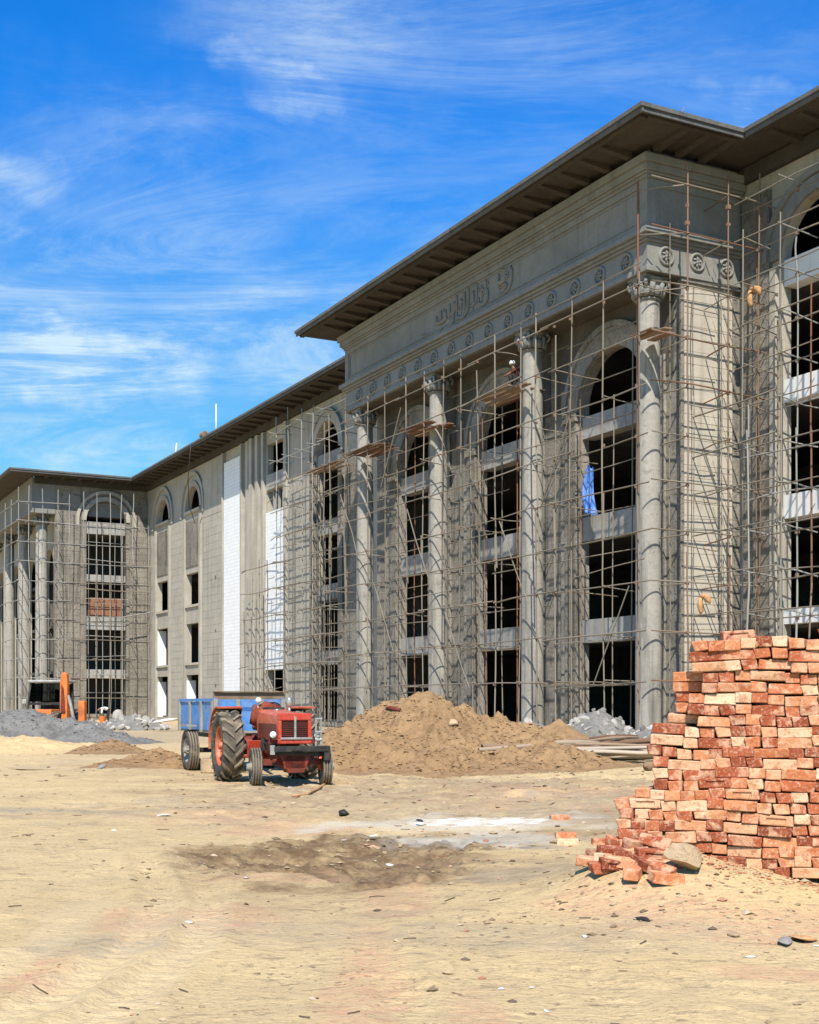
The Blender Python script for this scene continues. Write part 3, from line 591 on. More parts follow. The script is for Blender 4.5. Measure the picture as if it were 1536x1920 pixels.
with part('soffit_rim_beam', M['soffit']) as p: p.bb(31.4, UL - 2.1, 2.86, 3.09, EZ0 - .06, EZ0 + .04)
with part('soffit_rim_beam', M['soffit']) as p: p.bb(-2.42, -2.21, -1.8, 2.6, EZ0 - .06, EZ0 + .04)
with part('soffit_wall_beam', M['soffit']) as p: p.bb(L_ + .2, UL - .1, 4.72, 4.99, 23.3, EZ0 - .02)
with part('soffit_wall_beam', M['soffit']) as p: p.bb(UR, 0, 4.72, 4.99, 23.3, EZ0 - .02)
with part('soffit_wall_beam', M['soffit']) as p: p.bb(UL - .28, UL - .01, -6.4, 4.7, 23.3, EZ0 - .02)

# ---- ashlar courses
def courses(u0, u1, v0, v1, z0, z1, h, mat=M['plaster'], split=0, gap=.016):
    z = z0; i = 0
    while z < z1 - .1:
        t = min(z + h, z1)
        segs = [(0, 1)] if not split else ([(0, .5), (.5, 1)] if i % 2 == 0 else [(0, .25), (.25, .75), (.75, 1)])
        for a, b in segs:
            j = random.uniform(-.006, .006)
            with part('stone_block', mat) as p:
                if abs(u1 - u0) > abs(v1 - v0): p.bb(u0 + (u1 - u0) * a + (gap / 2 if a else 0), u0 + (u1 - u0) * b - (gap / 2 if b < 1 else 0), v0 + j, v1, z + gap / 2, t - gap / 2)
                else: p.bb(u0 + j, u1, v0 + (v1 - v0) * a + (gap / 2 if a else 0), v0 + (v1 - v0) * b - (gap / 2 if b < 1 else 0), z + gap / 2, t - gap / 2)
        z = t; i += 1
courses(.12, .3, 2.0, 4.55, .0, 18.9, .52, M['block'])                     # the corner pier, lit side
with part('pier_edge', M['rough']) as p: p.bb(.1, .3, 1.8, 1.95, 0, 18.9); p.bb(.16, .3, 4.6, 4.98, 0, 18.9)
with part('pier_cap', M['attic'], bevel=.02) as p: p.bb(.0, .3, 1.75, 4.95, 18.9, 19.05)

# ---- long recessed facade, left of the pavilion
B1, B2, BA = 82.55, 73.2, 42.7; hw = 2.05
holes = [(B1 - hw, B1 + hw, 19.55, 19.6, True), (B2 - hw, B2 + hw, 19.55, 19.6, True)]
for c in (B1, B2): holes += [(c - hw, c + hw, .3, 4.3), (c - hw, c + hw, 5.4, 9.05), (c - hw, c + hw, 10.8, 13.7)]
holes += [(50.6, 54.5, 19.75, 22.15), (50.6, 54.5, 16.8, 18.45), (50.6, 54.5, .3, 4.25), (BA - 2.1, BA + 2.1, .3, 19.65, True)]
with part('wall', M['plaster'], sharp=30) as p: wall(p, PU(5.0), 28.51, UL, 0, 23.6, holes, .5)
for c in (B1, B2):
    with part('arch_molding', M['plaster'], sharp=30) as p: arch_ring(p, PU(5.0), c, 19.6, hw + .02, hw + .5, -.12, .1); arch_ring(p, PU(5.0), c, 19.6, hw + 1.0, hw + 1.35, -.2, .1, .6)
    with part('wall_panel', M['rough']) as p: p.bb(c - hw, c + hw, 4.93, 5.0, 14.3, 18.6)
    for s in (-1, 1):
        with part('window_jamb_strip', M['plaster']) as p: p.bb(c + s * 2.3 - .22, c + s * 2.3 + .22, 4.8, 5.0, 0, 18.9)
    with part('window_sill', M['block']) as p: p.bb(c - hw - .15, c + hw + .15, 4.78, 4.998, 19.25, 19.5)
    for z in (10.55, 5.2):
        with part('window_sill', M['block']) as p: p.bb(c - hw, c + hw, 4.85, 4.999, z, z + .2)
    for z in ((.3, 5.4) if c == B1 else (.3,)):
        with part('window_reveal', M['white']) as p: p.bb(c + hw - .06, c + hw - .004, 5.02, 5.9, z + .02, z + 3.5)
courses(76.0, 79.7, 4.86, 5.0, 0, 18.9, .66); courses(64.9, 70.3, 4.86, 5.0, 0, 18.3, .66); courses(45.4, 49.9, 4.84, 5.0, 0, 17.5, .66)
with part('facade_band', M['plaster']) as p: p.bb(64.9, 70.3, 4.9, 5.0, 18.35, 23.2)
with part('tile_panel', M['tile']) as p: p.bb(60.1, 64.3, 4.82, 5.0, .3, 22.3)
for a, b, d in ((59.75, 60.05, .3), (64.35, 64.65, .3), (58.4, 58.9, .22), (57.2, 57.9, .34), (55.9, 56.5, .34), (54.75, 55.2, .3), (49.98, 50.5, .3)):
    with part('facade_rib', M['plaster']) as p: p.bb(a, b, 5.0 - d, 5.0, 0, 23.2)
with part('tile_panel', M['tile']) as p: p.bb(50.62, 54.5, 4.84, 5.0, 4.3, 16.72)
with part('spandrel', M['beam']) as p: p.bb(50.62, 54.5, 4.87, 5.0, 18.5, 19.7)
for u in (51.6, 52.5, 53.5):
    with part('window_mullion', M['beam']) as p: p.bb(u - .09, u + .09, 5.1, 5.3, 16.8, 18.45)
with part('arch_molding', M['plaster'], sharp=30) as p: arch_ring(p, PU(5.0), BA, 19.65, 2.12, 2.75, -.18, .1); arch_ring(p, PU(5.0), BA, 19.65, 2.75, 3.0, -.28, .1, .4)
for s in (-1, 1):
    with part('pilaster_strip', M['rough']) as p: p.bb(BA + s * 2.5 - .34, BA + s * 2.5 + .34, 4.76, 5.0, 0, 19.2)
for z0, z1 in ((18.45, 19.6), (13.76, 14.75), (9.06, 10.15), (4.4, 5.45)):
    with part('floor_beam', M['beam']) as p: p.bb(BA - 2.095, BA + 2.095, 5.1, 5.75, z0, z1)
courses(35.6, 39.6, 4.84, 5.0, 0, 19, .66, M['rough'])
for z in (3.1, 7.9, 12.6):                                                # weep holes
    with part('wall_sleeve', M['inner']) as p: p.bb(66.4, 66.7, 4.83, 4.87, z, z + .25)

# ---- recessed facade, right of the pavilion
RC = -4.4
with part('wall', M['plaster'], sharp=30) as p: wall(p, PU(5.0), UR, .29, 0, 23.6, [(RC - 2.1, RC + 2.1, .3, 19.6, True), (RC - 11.2, RC - 7, .3, 19.6, True)], .5)
with part('pilaster', M['rough']) as p: p.bb(-1.75, -.15, 4.82, 5.0, 0, 22.6)
with part('pilaster_strip', M['plaster']) as p: p.bb(-2.15, -1.82, 4.78, 5.0, 0, 19.3)
for c in (RC, RC - 9.1):
    with part('arch_molding', M['attic'], sharp=30) as p: arch_ring(p, PU(5.0), c, 19.6, 2.12, 2.7, -.14, .1); arch_ring(p, PU(5.0), c, 19.6, 2.75, 3.0, -.24, .1)
    for z0, z1 in ((18.5, 19.55), (13.8, 14.72), (9.1, 10.05), (4.83, 5.45)):
        with part('floor_beam', M['white']) as p: p.bb(c - 2.095, c + 2.095, 5.12, 5.8, z0, z1)

# ---- left wing: side wall facing us, columned front
LC = .73
with part('wall', M['rough'], sharp=30) as p: wall(p, PV(UL), -4.35, 4.99, 0, 23.6, [(LC - 2.0, LC + 2.0, .6, 20.0, True)], .5)
for z0, z1 in ((18.7, 19.9), (13.9, 14.6), (9.08, 10.4), (4.16, 5.07)):
    with part('floor_beam', M['beam']) as p: p.box(-(UL + .7), -(UL + .1), LC - 1.995, LC + 1.995, z0, z1)
with part('arch_molding', M['plaster'], sharp=30) as p: arch_ring(p, PV(UL), LC, 20.0, 2.03, 2.45, -.14, .1); arch_ring(p, PV(UL), LC, 20.0, 2.75, 3.05, -.2, .1, .5)
for i, (a, b) in enumerate(((-4.3, -1.95), (3.1, 4.9))):
    courses(UL - .14, UL, a, b, 0, 20.8 - i * .6, .58, M['rough'])
with part('wall', M['plaster']) as p: wall(p, PU(-4.0), UL + .51, UL + 46, 0, 20.5, [(UL + 4.5 + i * 8.8 - 2.2, UL + 4.5 + i * 8.8 + 2.2, .6, 15.2, True) for i in range(4)], .5)
with part('wing_entablature', M['attic']) as p: p.bb(UL - .02, UL + 46, -6.6, -4.36, 20.5, 23.9); p.bb(UL + .52, UL + 46, -4.355, 4.9, 20.52, 23.9)
with part('frieze_molding', M['attic']) as p: p.bb(UL - .1, UL + 46, -6.7, -4.4, 20.42, 20.62)
cm2 = make_column(.62, 0, 20.42)
for u in (89.6, 98.2, 106.8, 115.4, 124.0):
    c = put('column', cm2, bld); c.location = (-u, -5.35, 0); q = put('capital', cap, c); q.location = (0, 0, 19.38); q.scale = (1.15, 1.15, 1); q = put('base', bs, c); q.scale = (1.18, 1.18, 1)
with part('infill_brickwork', plain('infill_brick', (.30, .13, .075), .9, 0, .35, .2)) as p: p.box(-(UL + .55), -(UL + .3), LC - 1.7, LC + 1.6, 10.42, 12.3)
with part('infill_wall', M['inner']) as p: p.bb(UL + .51, UL + 1.1, 2.8, 4.9, 0, 20)
for z in (5.0, 9.7, 14.3, 19.0):
    with part('floor_slab', M['inner']) as p: p.bb(UL + .8, UL + 45, -3.45, 5.55, z - .3, z)
with part('cross_wall', M['inner']) as p: p.bb(UL + 7, UL + 7.3, -3.4, 5.5, 0, 20.4)
with part('ground_slab', M['inner']) as p: p.bb(UL + .52, UL + 45, -3.45, 5.54, -.2, .5)
# ------------------------------------------------------------------ scaffolds: every tube an object, sharing a few slightly bent unit tubes
def unit_pole(bow, ph, n=7, seg=6):
    b = MB(); pts = []
    for i in range(seg + 1):
        t = i / seg; a = bow * math.sin(math.pi * t) + .35 * bow * math.sin(2.6 * math.pi * t + ph); pts.append((a * math.cos(ph), a * math.sin(ph), t))
    for i, p in enumerate(pts):
        for k_ in range(n): a = 2 * math.pi * k_ / n; b.v.append((p[0] + math.cos(a), p[1] + math.sin(a), p[2]))
    for i in range(seg):
        for k_ in range(n): q = i * n + k_; w = i * n + (k_ + 1) % n; b.f.append((q, w, w + n, q + n))
    b.f += [tuple(range(n - 1, -1, -1)), tuple(range(seg * n, seg * n + n))]; b.m = [0] * len(b.f); return b
POLES = {}
for key in ('pole', 'rust', 'greypole'):
    POLES[key] = [unit_pole(bw_, ph).mesh('scaffold_tube', M[key], True) for bw_, ph in ((.3, 0), (.9, 1.2), (1.6, 2.6), (1.2, 4.1), (2.3, 5.2))]
class Scaffold:
    def __init__(s, name, label, base, rot=BROT, group='pipe scaffolds along the building'):
        s.u0, s.v0 = base; s.e = empty(name, bw(*base), rot, label, 'scaffold', group); s.joint = MB(); s.n = 0
    def L(s, p): return Vector((-(p[0] - s.u0), p[1] - s.v0, p[2]))
    def pole(s, nm, p, q, r=.035, kind='pole', straight=False):
        a, b = s.L(p), s.L(q); d = b - a; ln = d.length
        if ln < .05: return
        o = put(nm, random.choice(POLES[kind][:2] if straight else POLES[kind]), s.e); o.location = a; o.rotation_mode = 'QUATERNION'
        o.rotation_quaternion = d.to_track_quat('Z', 'Y') @ Quaternion((0, 0, 1), random.uniform(0, 6.28)); r *= .86 * random.uniform(.85, 1.12); o.scale = (r, r, ln); s.n += 1
    def clamp(s, p, k_=.075):
        c = s.L(p); s.joint.cbox(c, (k_ * random.uniform(.8, 1.4), k_ * random.uniform(.8, 1.5), k_ * random.uniform(1.0, 1.9)))
    def row(s, nm, axis, fixed, z, a0, a1, piece, r=.033, kind='pole', jz=.12, skip=0.0, over=.5):
        a = a0
        while a < a1 - .3:
            b = min(a + piece * random.uniform(.75, 1.25), a1); j0 = random.uniform(-jz, jz); j1 = random.uniform(-jz, jz); f = fixed + random.uniform(-.09, .09)
            if random.random() >= skip:
                e = random.uniform(0, over)
                if axis == 'u': s.pole(nm, (a - e, f, z + j0), (b + e * .6, f + random.uniform(-.06, .06), z + j1), r, kind)
                else: s.pole(nm, (f, a - e, z + j0), (f + random.uniform(-.06, .06), b + e * .6, z + j1), r, kind)
            a = b
    def platform(s, u0, u1, v0, v1, z, n=5, name='plank'):
        for i in range(n):
            t = (i + .5) / n; w = (v1 - v0) / n; b = MB(); b.box(-.5, .5, -.5, .5, -.5, .5)
            o = put(name, PLANK, s.e); o.location = s.L(((u0 + u1) / 2 + random.uniform(-.4, .4), v0 + (v1 - v0) * t, z + random.uniform(-.02, .05)))
            o.scale = ((u1 - u0) * random.uniform(.7, 1.1), w * .8, .05); o.rotation_euler = (random.uniform(-.06, .06), random.uniform(-.05, .05), random.uniform(-.07, .07))
    def done(s):
        if s.joint.v: tag(s.joint.build('tube_clamps', M['rust'], s.e), kind='stuff')
_b = MB(); _b.box(-.5, .5, -.5, .5, -.5, .5); PLANK = _b.mesh('plank', M['plank'])
LZ = [2.5 + 1.94 * i for i in range(9)]
rj = lambda a: random.uniform(-a, a)

# pavilion front
sc = Scaffold('pipe_scaffold', 'tall pipe scaffold across the columned pavilion front', (14, -.95))
FU = [-.55, 1.6, 4.0, 5.2, 6.6, 8.1, 10.2, 11.7, 13.5, 15.2, 17.3, 19.2, 21.6, 24.0, 26.8, 29.2]
for u in FU:
    top = random.choice([18.95, 18.9, 19.0, 18.8]) if u not in (5.2, 11.7) else 17.6
    sc.pole('standard', (u, -.95 + rj(.1), 0), (u + rj(.1), -.95 + rj(.1), 9.5 + rj(1.5)), .04); sc.pole('standard', (u + .07, -.9 + rj(.1), 8.0), (u + rj(.12), -.95 + rj(.08), top), .04)
BU = [2.9, 4.1, 6.3, 7.4, 11.9, 13.1, 14.7, 16.2, 20.9, 22.7, 24.6]
for u in BU: sc.pole('standard', (u + rj(.15), 1.35 + rj(.1), 0), (u + rj(.2), 1.3 + rj(.15), random.uniform(15, 17.8)), .036, random.choice(['pole', 'pole', 'rust']))
for i, z in enumerate(LZ):
    sc.row('ledger', 'u', -1.02, z, -1.2, 29.5, 6.5, .036)
    sc.row('ledger', 'u', 1.25, z - .15, 2.2, 26.5, 6.0, .032, skip=.12)
    if i in (2, 5): sc.row('ledger', 'u', -.98, z + .75, -1.0, 29, 5.5, .03, skip=.5, jz=.2)
    for u in FU[::1]:
        if random.random() < .34: sc.pole('transom', (u + rj(.15), -1.12 + rj(.1), z + .07 + rj(.05)), (u + rj(.25), 1.55 + rj(.15), z - .05 + rj(.12)), .03)
    for u in FU: sc.clamp((u, -.98, z + rj(.06)))
for u, z0 in ((2.2, 2.4), (7.2, 6.2), (12.4, 2.4), (16.5, 8.0), (20.5, 4.4), (25, 10), (6.2, 10.2), (22, 13.5)):
    sc.pole('brace', (u, -1.06, z0), (u + random.choice([-2.4, 2.4]), -1.06, z0 + 3.9), .03)
sc.platform(8.6, 12.4, -1.0, 1.0, 16.25, 5); sc.platform(16.6, 20.6, -1.0, 1.1, 16.2, 5); sc.platform(23.2, 27.0, -1.05, 1.0, 16.15, 6)
sc.pole('ledger', (7.6, -1.15, 16.35), (13.2, -1.1, 16.1), .045); sc.pole('ledger', (-.9, -1.0, 18.95), (14, -1.0, 18.9), .03); sc.pole('ledger', (13.2, -1.0, 18.86), (29, -1.02, 18.9), .03)
sc.done()

# pavilion side, round the corner
sc = Scaffold('pipe_scaffold', 'rusty pipe scaffold round the sunlit corner pier of the pavilion', (-1.5, 1.9))
for u, v, t, kd in ((-1.5, .8, 23.0, 'rust'), (-1.5, 2.9, 22.9, 'rust'), (-.35, -.75, 22.4, 'rust'), (-.25, 2.15, 18.6, 'pole'), (-1.45, 4.45, 19.4, 'pole'), (-.2, 3.7, 18.4, 'pole'), (-.3, .9, 21.5, 'pole')):
    sc.pole('standard', (u, v, 0), (u + rj(.06), v + rj(.06), 7.6), .042 if kd == 'rust' else .026, kd); sc.pole('standard', (u, v, 7.1), (u + rj(.06), v + rj(.06), 14.6), .042 if kd == 'rust' else .026, kd); sc.pole('standard', (u, v, 14.2), (u + rj(.05), v + rj(.05), t), .044 if kd == 'rust' else .026, kd)
for z in LZ + [20.2, 22.1]:
    sc.pole('ledger', (-1.55, -1.0, z + .05 + rj(.05)), (-1.5, 4.9, z - .05 + rj(.08)), .036, random.choice(['pole', 'rust', 'pole']))
    sc.pole('ledger', (-1.58, .8, z + rj(.08)), (.2 if z < 18 else -.3, .78 + (0 if z < 18 else -1.4), z + rj(.1)), .033)
    sc.pole('transom', (-1.58, 2.9, z + rj(.05)), (.05, 2.95 + rj(.15), z - .1 + rj(.1)), .033, random.choice(['pole', 'rust']))
    if z < 18.5:
        sc.pole('ledger', (-.5, 1.5, z - .35 + rj(.05)), (-.45, 3.3, z - .4 + rj(.05)), .028)
        sc.pole('tie_bar', (-.2, 1.9, z + .9 + rj(.1)), (-.18, 4.6, z + .9 + rj(.08)), .014)
        sc.pole('tie_bar', (-.24, 3.3, z + 1.9), (-.24, 4.1, z - .1), .013)
    for v in (.8, 2.9): sc.clamp((-1.5, v, z), .085)
for v, z in ((.8, 21.3), (.8, 20.6), (2.9, 21.6), (2.9, 20.9)): sc.clamp((-1.5, v, z), .11)
sc.platform(-1.5, .2, -.9, .6, 16.3, 3)
sc.done()

# right bay
sc = Scaffold('pipe_scaffold', 'pipe scaffold in front of the tall arched bay at the right edge', (-3.2, 4.0))
RP = [(-2.15, 3.9, 22.9, 'rust'), (-2.6, 4.5, 17.0, 'pole'), (-4.3, 3.9, 20.0, 'greypole'), (-4.3, 4.6, 18, 'rust'), (-6.4, 3.9, 20, 'pole'), (-3.1, 2.5, 13.3, 'greypole'), (-8.6, 3.9, 19, 'pole')]
for u, v, t, kd in RP:
    z = 0
    while z < t: sc.pole('standard', (u + rj(.03), v, z), (u + rj(.06), v + rj(.05), min(z + 6.3, t)), .044, kd); z += 6
for u in (-2.15, -4.3, -6.4):
    sc.pole('standard', (u, 3.05, 0), (u + rj(.05), 3.05, 7.4), .038, 'greypole'); sc.pole('standard', (u, 3.05, 7.2), (u + rj(.05), 3.05, 14.5), .038, 'pole'); sc.pole('standard', (u, 3.05, 14.2), (u + rj(.05), 3.05, 20.5), .038, 'pole')
z = 1.6
while z < 22.4:
    sc.pole('ledger', (-1.2, 3.85, z + rj(.08)), (-6.6, 3.9, z + rj(.1)), .036, random.choice(['pole', 'greypole'])); sc.pole('ledger', (-6.2, 3.85, z + rj(.08)), (-9.2, 3.9, z + rj(.1)), .036)
    sc.pole('transom', (-2.15 + rj(.1), 3.1, z + .3 + rj(.1)), (-2.2, 4.9, z + .05 + rj(.1)), .036, random.choice(['pole', 'greypole'])); sc.pole('transom', (-4.3, 2.9, z + .3 + rj(.1)), (-4.35, 4.9, z + rj(.1)), .036, 'greypole'); sc.pole('transom', (-6.4, 2.95, z + .3), (-6.4, 4.9, z + rj(.1)), .036)
    sc.pole('ledger', (-1.7, 3.05, z + .2 + rj(.1)), (-6.8, 3.05, z + .2 + rj(.1)), .033, 'pole')
    if z < 14: sc.pole('ledger', (.6, 2.45, z + .25 + rj(.1)), (-4.6, 2.5, z + .35 + rj(.1)), .036, 'pole')
    for u in (-2.15, -4.3): sc.clamp((u, 3.88, z), .1)
    z += 1.66
sc.done()

# left arched bay and window column
sc = Scaffold('pipe_scaffold', 'pipe scaffold beside the white tiled strip left of the pavilion', (46, 4.0))
for u, v, t, kd in ((40.2, 3.6, 21, 'pole'), (42, 3.5, 22.6, 'greypole'), (44.2, 3.6, 22.8, 'greypole'), (46.6, 3.5, 23.4, 'greypole'), (49.2, 3.6, 23.2, 'greypole'), (51.0, 3.6, 12.6, 'pole'), (52.6, 3.6, 12.8, 'pole'), (54.4, 3.7, 12.0, 'pole'), (56.3, 3.7, 9, 'pole'), (36.6, 3.6, 20, 'pole'), (33.6, 3.6, 22.5, 'greypole'),
                     (41.2, 4.5, 18, 'pole'), (43.0, 4.5, 18, 'pole'), (44.6, 4.5, 18, 'pole'), (47.8, 4.5, 17, 'pole'), (49.8, 4.5, 13, 'pole')):
    z = 0
    while z < t: sc.pole('standard', (u + rj(.05), v, z), (u + rj(.1), v + rj(.05), min(z + 8.5, t)), .045, kd); z += 8.2
for i, z in enumerate(LZ + [19.8, 21.9]):
    sc.row('ledger', 'u', 3.5, z, 35.5, 50 if z > 12.5 else 56.5, 6, .04, 'pole' if z < 19 else 'greypole')
    if z < 18.5: sc.row('ledger', 'u', 4.55, z + .3, 40, 50 if z > 12.5 else 54, 5, .035, skip=.1)
    if z < 17: sc.row('ledger', 'u', 3.45, z + .95, 36, 50.5, 4.5, .03, skip=.35, jz=.25)
    for u in (40.2, 42, 44.2, 46.6, 49.2):
        if random.random() < .8 or z > 19: sc.pole('transom', (u, 3.35 if z < 19 else 3.0, z + .1), (u + rj(.2), 4.85, z + rj(.1)), .035, 'pole' if z < 19 else 'greypole')
for k_ in range(9):
    u = random.uniform(40.7, 44.7); sc.pole('standard', (u, 4.8, 0), (u + rj(.1), 4.8, random.uniform(9, 18)), .03)
sc.platform(37.6, 43.4, 3.4, 4.6, 18.0, 4)
sc.done()

# left wing side and front
sc = Scaffold('pipe_scaffold', 'dense grey pipe scaffold caging the far left wing', (86.8, -.5))
for v in [-8.2, -7.2, -5.9, -4.4, -3.3, -1.8, -.6, .7, 1.9, 3.1, 4.6]:
    t = random.choice([22.6, 22.9, 22.2]); z = 0
    while z < t: sc.pole('standard', (86.5 + rj(.1), v + rj(.05), z), (86.5 + rj(.12), v + rj(.1), min(z + 8, t)), .05, 'greypole' if z > 15 or v < -4 else 'pole'); z += 7.8
for v in (-1.1, -.35, .3, .95, 1.6, 2.35): sc.pole('standard', (87.75, v, .5), (87.75, v + rj(.08), 19 + rj(1)), .045, 'greypole')
z = 2.2; i = 0
while z < 22.5:
    kd = 'pole' if z < 15 else 'greypole'
    sc.pole('ledger', (86.4, -8.4, z + rj(.15)), (86.4, -3.2, z + rj(.15)), .045, 'greypole'); 
    if z < 20 or i % 3 == 0: sc.pole('ledger', (86.4, -3.6, z + rj(.15)), (86.4, 5.0, z + rj(.15)), .042, kd)
    sc.pole('ledger', (87.7, -1.4, z + .5 + rj(.2)), (87.7, 2.9, z + .5 + rj(.2)), .042, 'greypole')
    for v in (-7.2, -4.4, -.6, 3.1):
        if random.random() < .75: sc.pole('transom', (86.1, v, z + .1), (87.9, v + rj(.2), z + rj(.1)), .038, kd)
    sc.pole('ledger', (86.3, -8.2, z + rj(.1)), (96, -8.3, z + rj(.1)), .045, 'greypole')
    z += 1.9; i += 1
for u in (90, 93, 96.5): sc.pole('standard', (u, -8.2, 0), (u, -8.2, 11), .05, 'greypole'); sc.pole('standard', (u, -8.2, 10.5), (u, -8.2, 22), .05, 'greypole')
sc.pole('brace', (86.2, 1.5, 10.2), (86.1, 6.4, 11.2), .06, 'greypole'); sc.pole('ledger', (86.3, -1.9, 13.0), (86.3, 4.6, 12.9), .06)
sc.done()
# ------------------------------------------------------------------ tractor (local: +x forward, +y its left, z up; origin under the rear axle)
M['red'] = plain('faded_orange_red_paint', (.52, .045, .022), .45, 0, .3, .45, (.34, .16, .09), .5, 9)
M['redlite'] = plain('sun_bleached_orange_paint', (.56, .105, .04), .5, 0, .3, .4, (.46, .29, .18), .75, 7)
M['oxide'] = plain('greasy_red_oxide', (.22, .035, .018), .55, 0, .5, .35, (.07, .05, .035), .8, 6)
M['black'] = plain('greasy_black_iron', (.025, .024, .022), .6, .2, .4, .4, (.12, .095, .065), .6, 7)
M['chrome'] = plain('dull_steel', (.55, .53, .49), .35, .7, .25, .5, (.3, .24, .17), .5, 9)
M['tyre'] = plain('dusty_tyre_rubber', (.055, .05, .044), .9, 0, .3, .2, (.30, .235, .16), .85, 3)
M['lug'] = plain('dusty_tyre_lug', (.20, .165, .12), .9, 0, .4, .2, (.36, .28, .19), .8, 4)
M['blue'] = plain('faded_blue_paint', (.055, .25, .62), .55, 0, .35, .35, (.30, .28, .26), .75, 5)
M['greyst'] = plain('dusty_grey_steel', (.33, .315, .28), .75, .1, .3, .3, (.30, .22, .14), .6, 4)
M['board'] = plain('weathered_brown_board', (.24, .155, .095), .9, 0, .35, .2, (.34, .27, .19), .6, 3)
M['glass'] = plain('dusty_lamp_glass', (.75, .75, .70), .2, 0, .1, .6, (.5, .45, .38), .3, 8)
def tyre_mesh(Ro, Ri, w, lugs, name):
    b = MB(); s = w / 2
    prof = [(Ri, -s * .72), (Ri + (Ro - Ri) * .35, -s * .98), (Ri + (Ro - Ri) * .72, -s), (Ro - .035 * Ro / .7, -s * .82), (Ro - .02, -s * .4), (Ro - .015, 0), (Ro - .02, s * .4), (Ro - .035 * Ro / .7, s * .82), (Ri + (Ro - Ri) * .72, s), (Ri + (Ro - Ri) * .35, s * .98), (Ri, s * .72)]
    b.lathe(prof, 40, 'Y', close=False); b.mi = 1
    if lugs:
        for k_ in range(lugs):
            for side in (-1, 1):
                a0 = 2 * math.pi * (k_ + (.25 if side > 0 else -.25) * 1.0) / lugs; pr = []
                for t in (0, .34, .68, 1):
                    a = a0 + t * .30; y = side * (.015 + t * (s * .98)); ro = Ro + .028 - (.05 if t == 1 else 0); ri = Ro - .05; hwid = .030 + .012 * t
                    for dr, da in ((ri, -hwid / Ro * 1.2), (ri, hwid / Ro * 1.2), (ro, hwid / Ro * .8), (ro, -hwid / Ro * .8)):
                        pr.append((dr * math.cos(a + da), y, dr * math.sin(a + da)))
                fs = [(0, 1, 2, 3), (15, 14, 13, 12)]
                for i in range(3):
                    for j in range(4): fs.append((i * 4 + j, i * 4 + 4 + j, i * 4 + 4 + (j + 1) % 4, i * 4 + (j + 1) % 4))
                b.add(pr, fs)
    else:
        for y in (-.5, -.17, .17, .5): b.lathe([(Ro - .02, y * w * .8 - .016), (Ro + .004, y * w * .8 - .011), (Ro + .004, y * w * .8 + .011), (Ro - .02, y * w * .8 + .016)], 40, 'Y', close=False)
    return b.mesh(name, [M['tyre'], M['lug']], False)
def wheel(parent, x, y, z, Ro, Ri, w, lugs, rimmat, side, steer=0):
    e = bpy.data.objects.new('wheel', None); col.objects.link(e); e.parent = parent; e.location = (x, y, z); e.rotation_euler = (0, random.uniform(0, 6), steer)
    put('tyre', tyre_mesh(Ro, Ri, w, lugs, 'tyre'), e)
    b = MB(); s = w / 2
    b.lathe([(Ri + .015, -s * .78), (Ri - .01, -s * .7), (Ri - .03, -s * .3), (Ri - .03, s * .3), (Ri - .01, s * .7), (Ri + .015, s * .78)], 32, 'Y', close=False)
    o_ = side * s * .18; b.lathe([(0, o_ + side * .05), (Ri * .3, o_ + side * .05), (Ri * .42, o_), (Ri * .75, o_ - side * .02), (Ri - .02, o_ + side * .05)], 32, 'Y', close=False)
    b.lathe([(0, o_ + side * .16), (.07, o_ + side * .15), (.09, o_ + side * .05)], 14, 'Y', close=False)
    for k_ in range(8): a = k_ * math.pi / 4; b.tube([(Ri * .34 * math.cos(a), o_ + side * .03, Ri * .34 * math.sin(a)), (Ri * .34 * math.cos(a), o_ + side * .085, Ri * .34 * math.sin(a))], .016, 6)
    b.build('rim', rimmat, e, sharp=35); return e
def mkpart(name, mat, parent, fn, **k):
    b = MB(); fn(b); return b.build(name, mat, parent, **k)
TX, TY = -3.02, 27.05; HD = math.atan2(-.94, .342)
tr = empty('tractor', (TX, TY, gz1(TX, TY) - .02), HD, 'weathered orange red farm tractor with ribbed rear tyres parked before the earth heap', 'tractor')
for s in (-1, 1): wheel(tr, 0, s * .80, .72, .72, .40, .44, 17, M['redlite'], s)
for s in (-1, 1): wheel(tr, 2.08, s * .70, .37, .37, .21, .19, 0, M['greyst'], s, R(-6))
def hood(b):
    sec = [(-.30, 0), (-.325, .16), (-.33, .40), (-.305, .52), (-.24, .565), (.24, .565), (.305, .52), (.33, .40), (.325, .16), (.30, 0)]
    st = [(.62, 1.0, .90, 1.03), (1.2, 1.0, .88, 1.0), (1.9, .98, .87, .95), (2.34, .96, .88, .93)]
    vs_ = []; fs = []; n = len(sec)
    for x, w, z, h in st: vs_ += [(x, a * w, z + c * h) for a, c in sec]
    for i in range(len(st) - 1): fs += [(i * n + j, i * n + j + 1, i * n + n + j + 1, i * n + n + j) for j in range(n - 1)]
    fs += [tuple(range(n)), tuple(range((len(st) - 1) * n, len(st) * n))]; b.add(vs_, fs)
h_ = mkpart('hood', M['redlite'], tr, hood, sharp=40)
mkpart('hood_side_panel', M['oxide'], tr, lambda b: (b.box(.8, 2.2, -.335, -.318, .93, 1.2), b.box(.8, 2.2, .318, .335, .93, 1.2)))
def nose(b):
    b.box(2.335, 2.42, -.33, .33, 1.27, 1.41); b.box(2.335, 2.42, -.33, -.26, .92, 1.27); b.box(2.335, 2.42, .26, .33, .92, 1.27); b.box(2.335, 2.425, -.335, .335, .82, .92)
g_ = mkpart('grille', M['red'], tr, nose, bevel=.018)
mkpart('grille_mesh', M['black'], g_, lambda b: b.box(2.345, 2.36, -.26, .26, .92, 1.27))
for i in range(9): mkpart('grille_bar', M['oxide'], g_, lambda b: b.box(2.362, 2.385, -.258, .258, .945 + i * .036, .955 + i * .036))
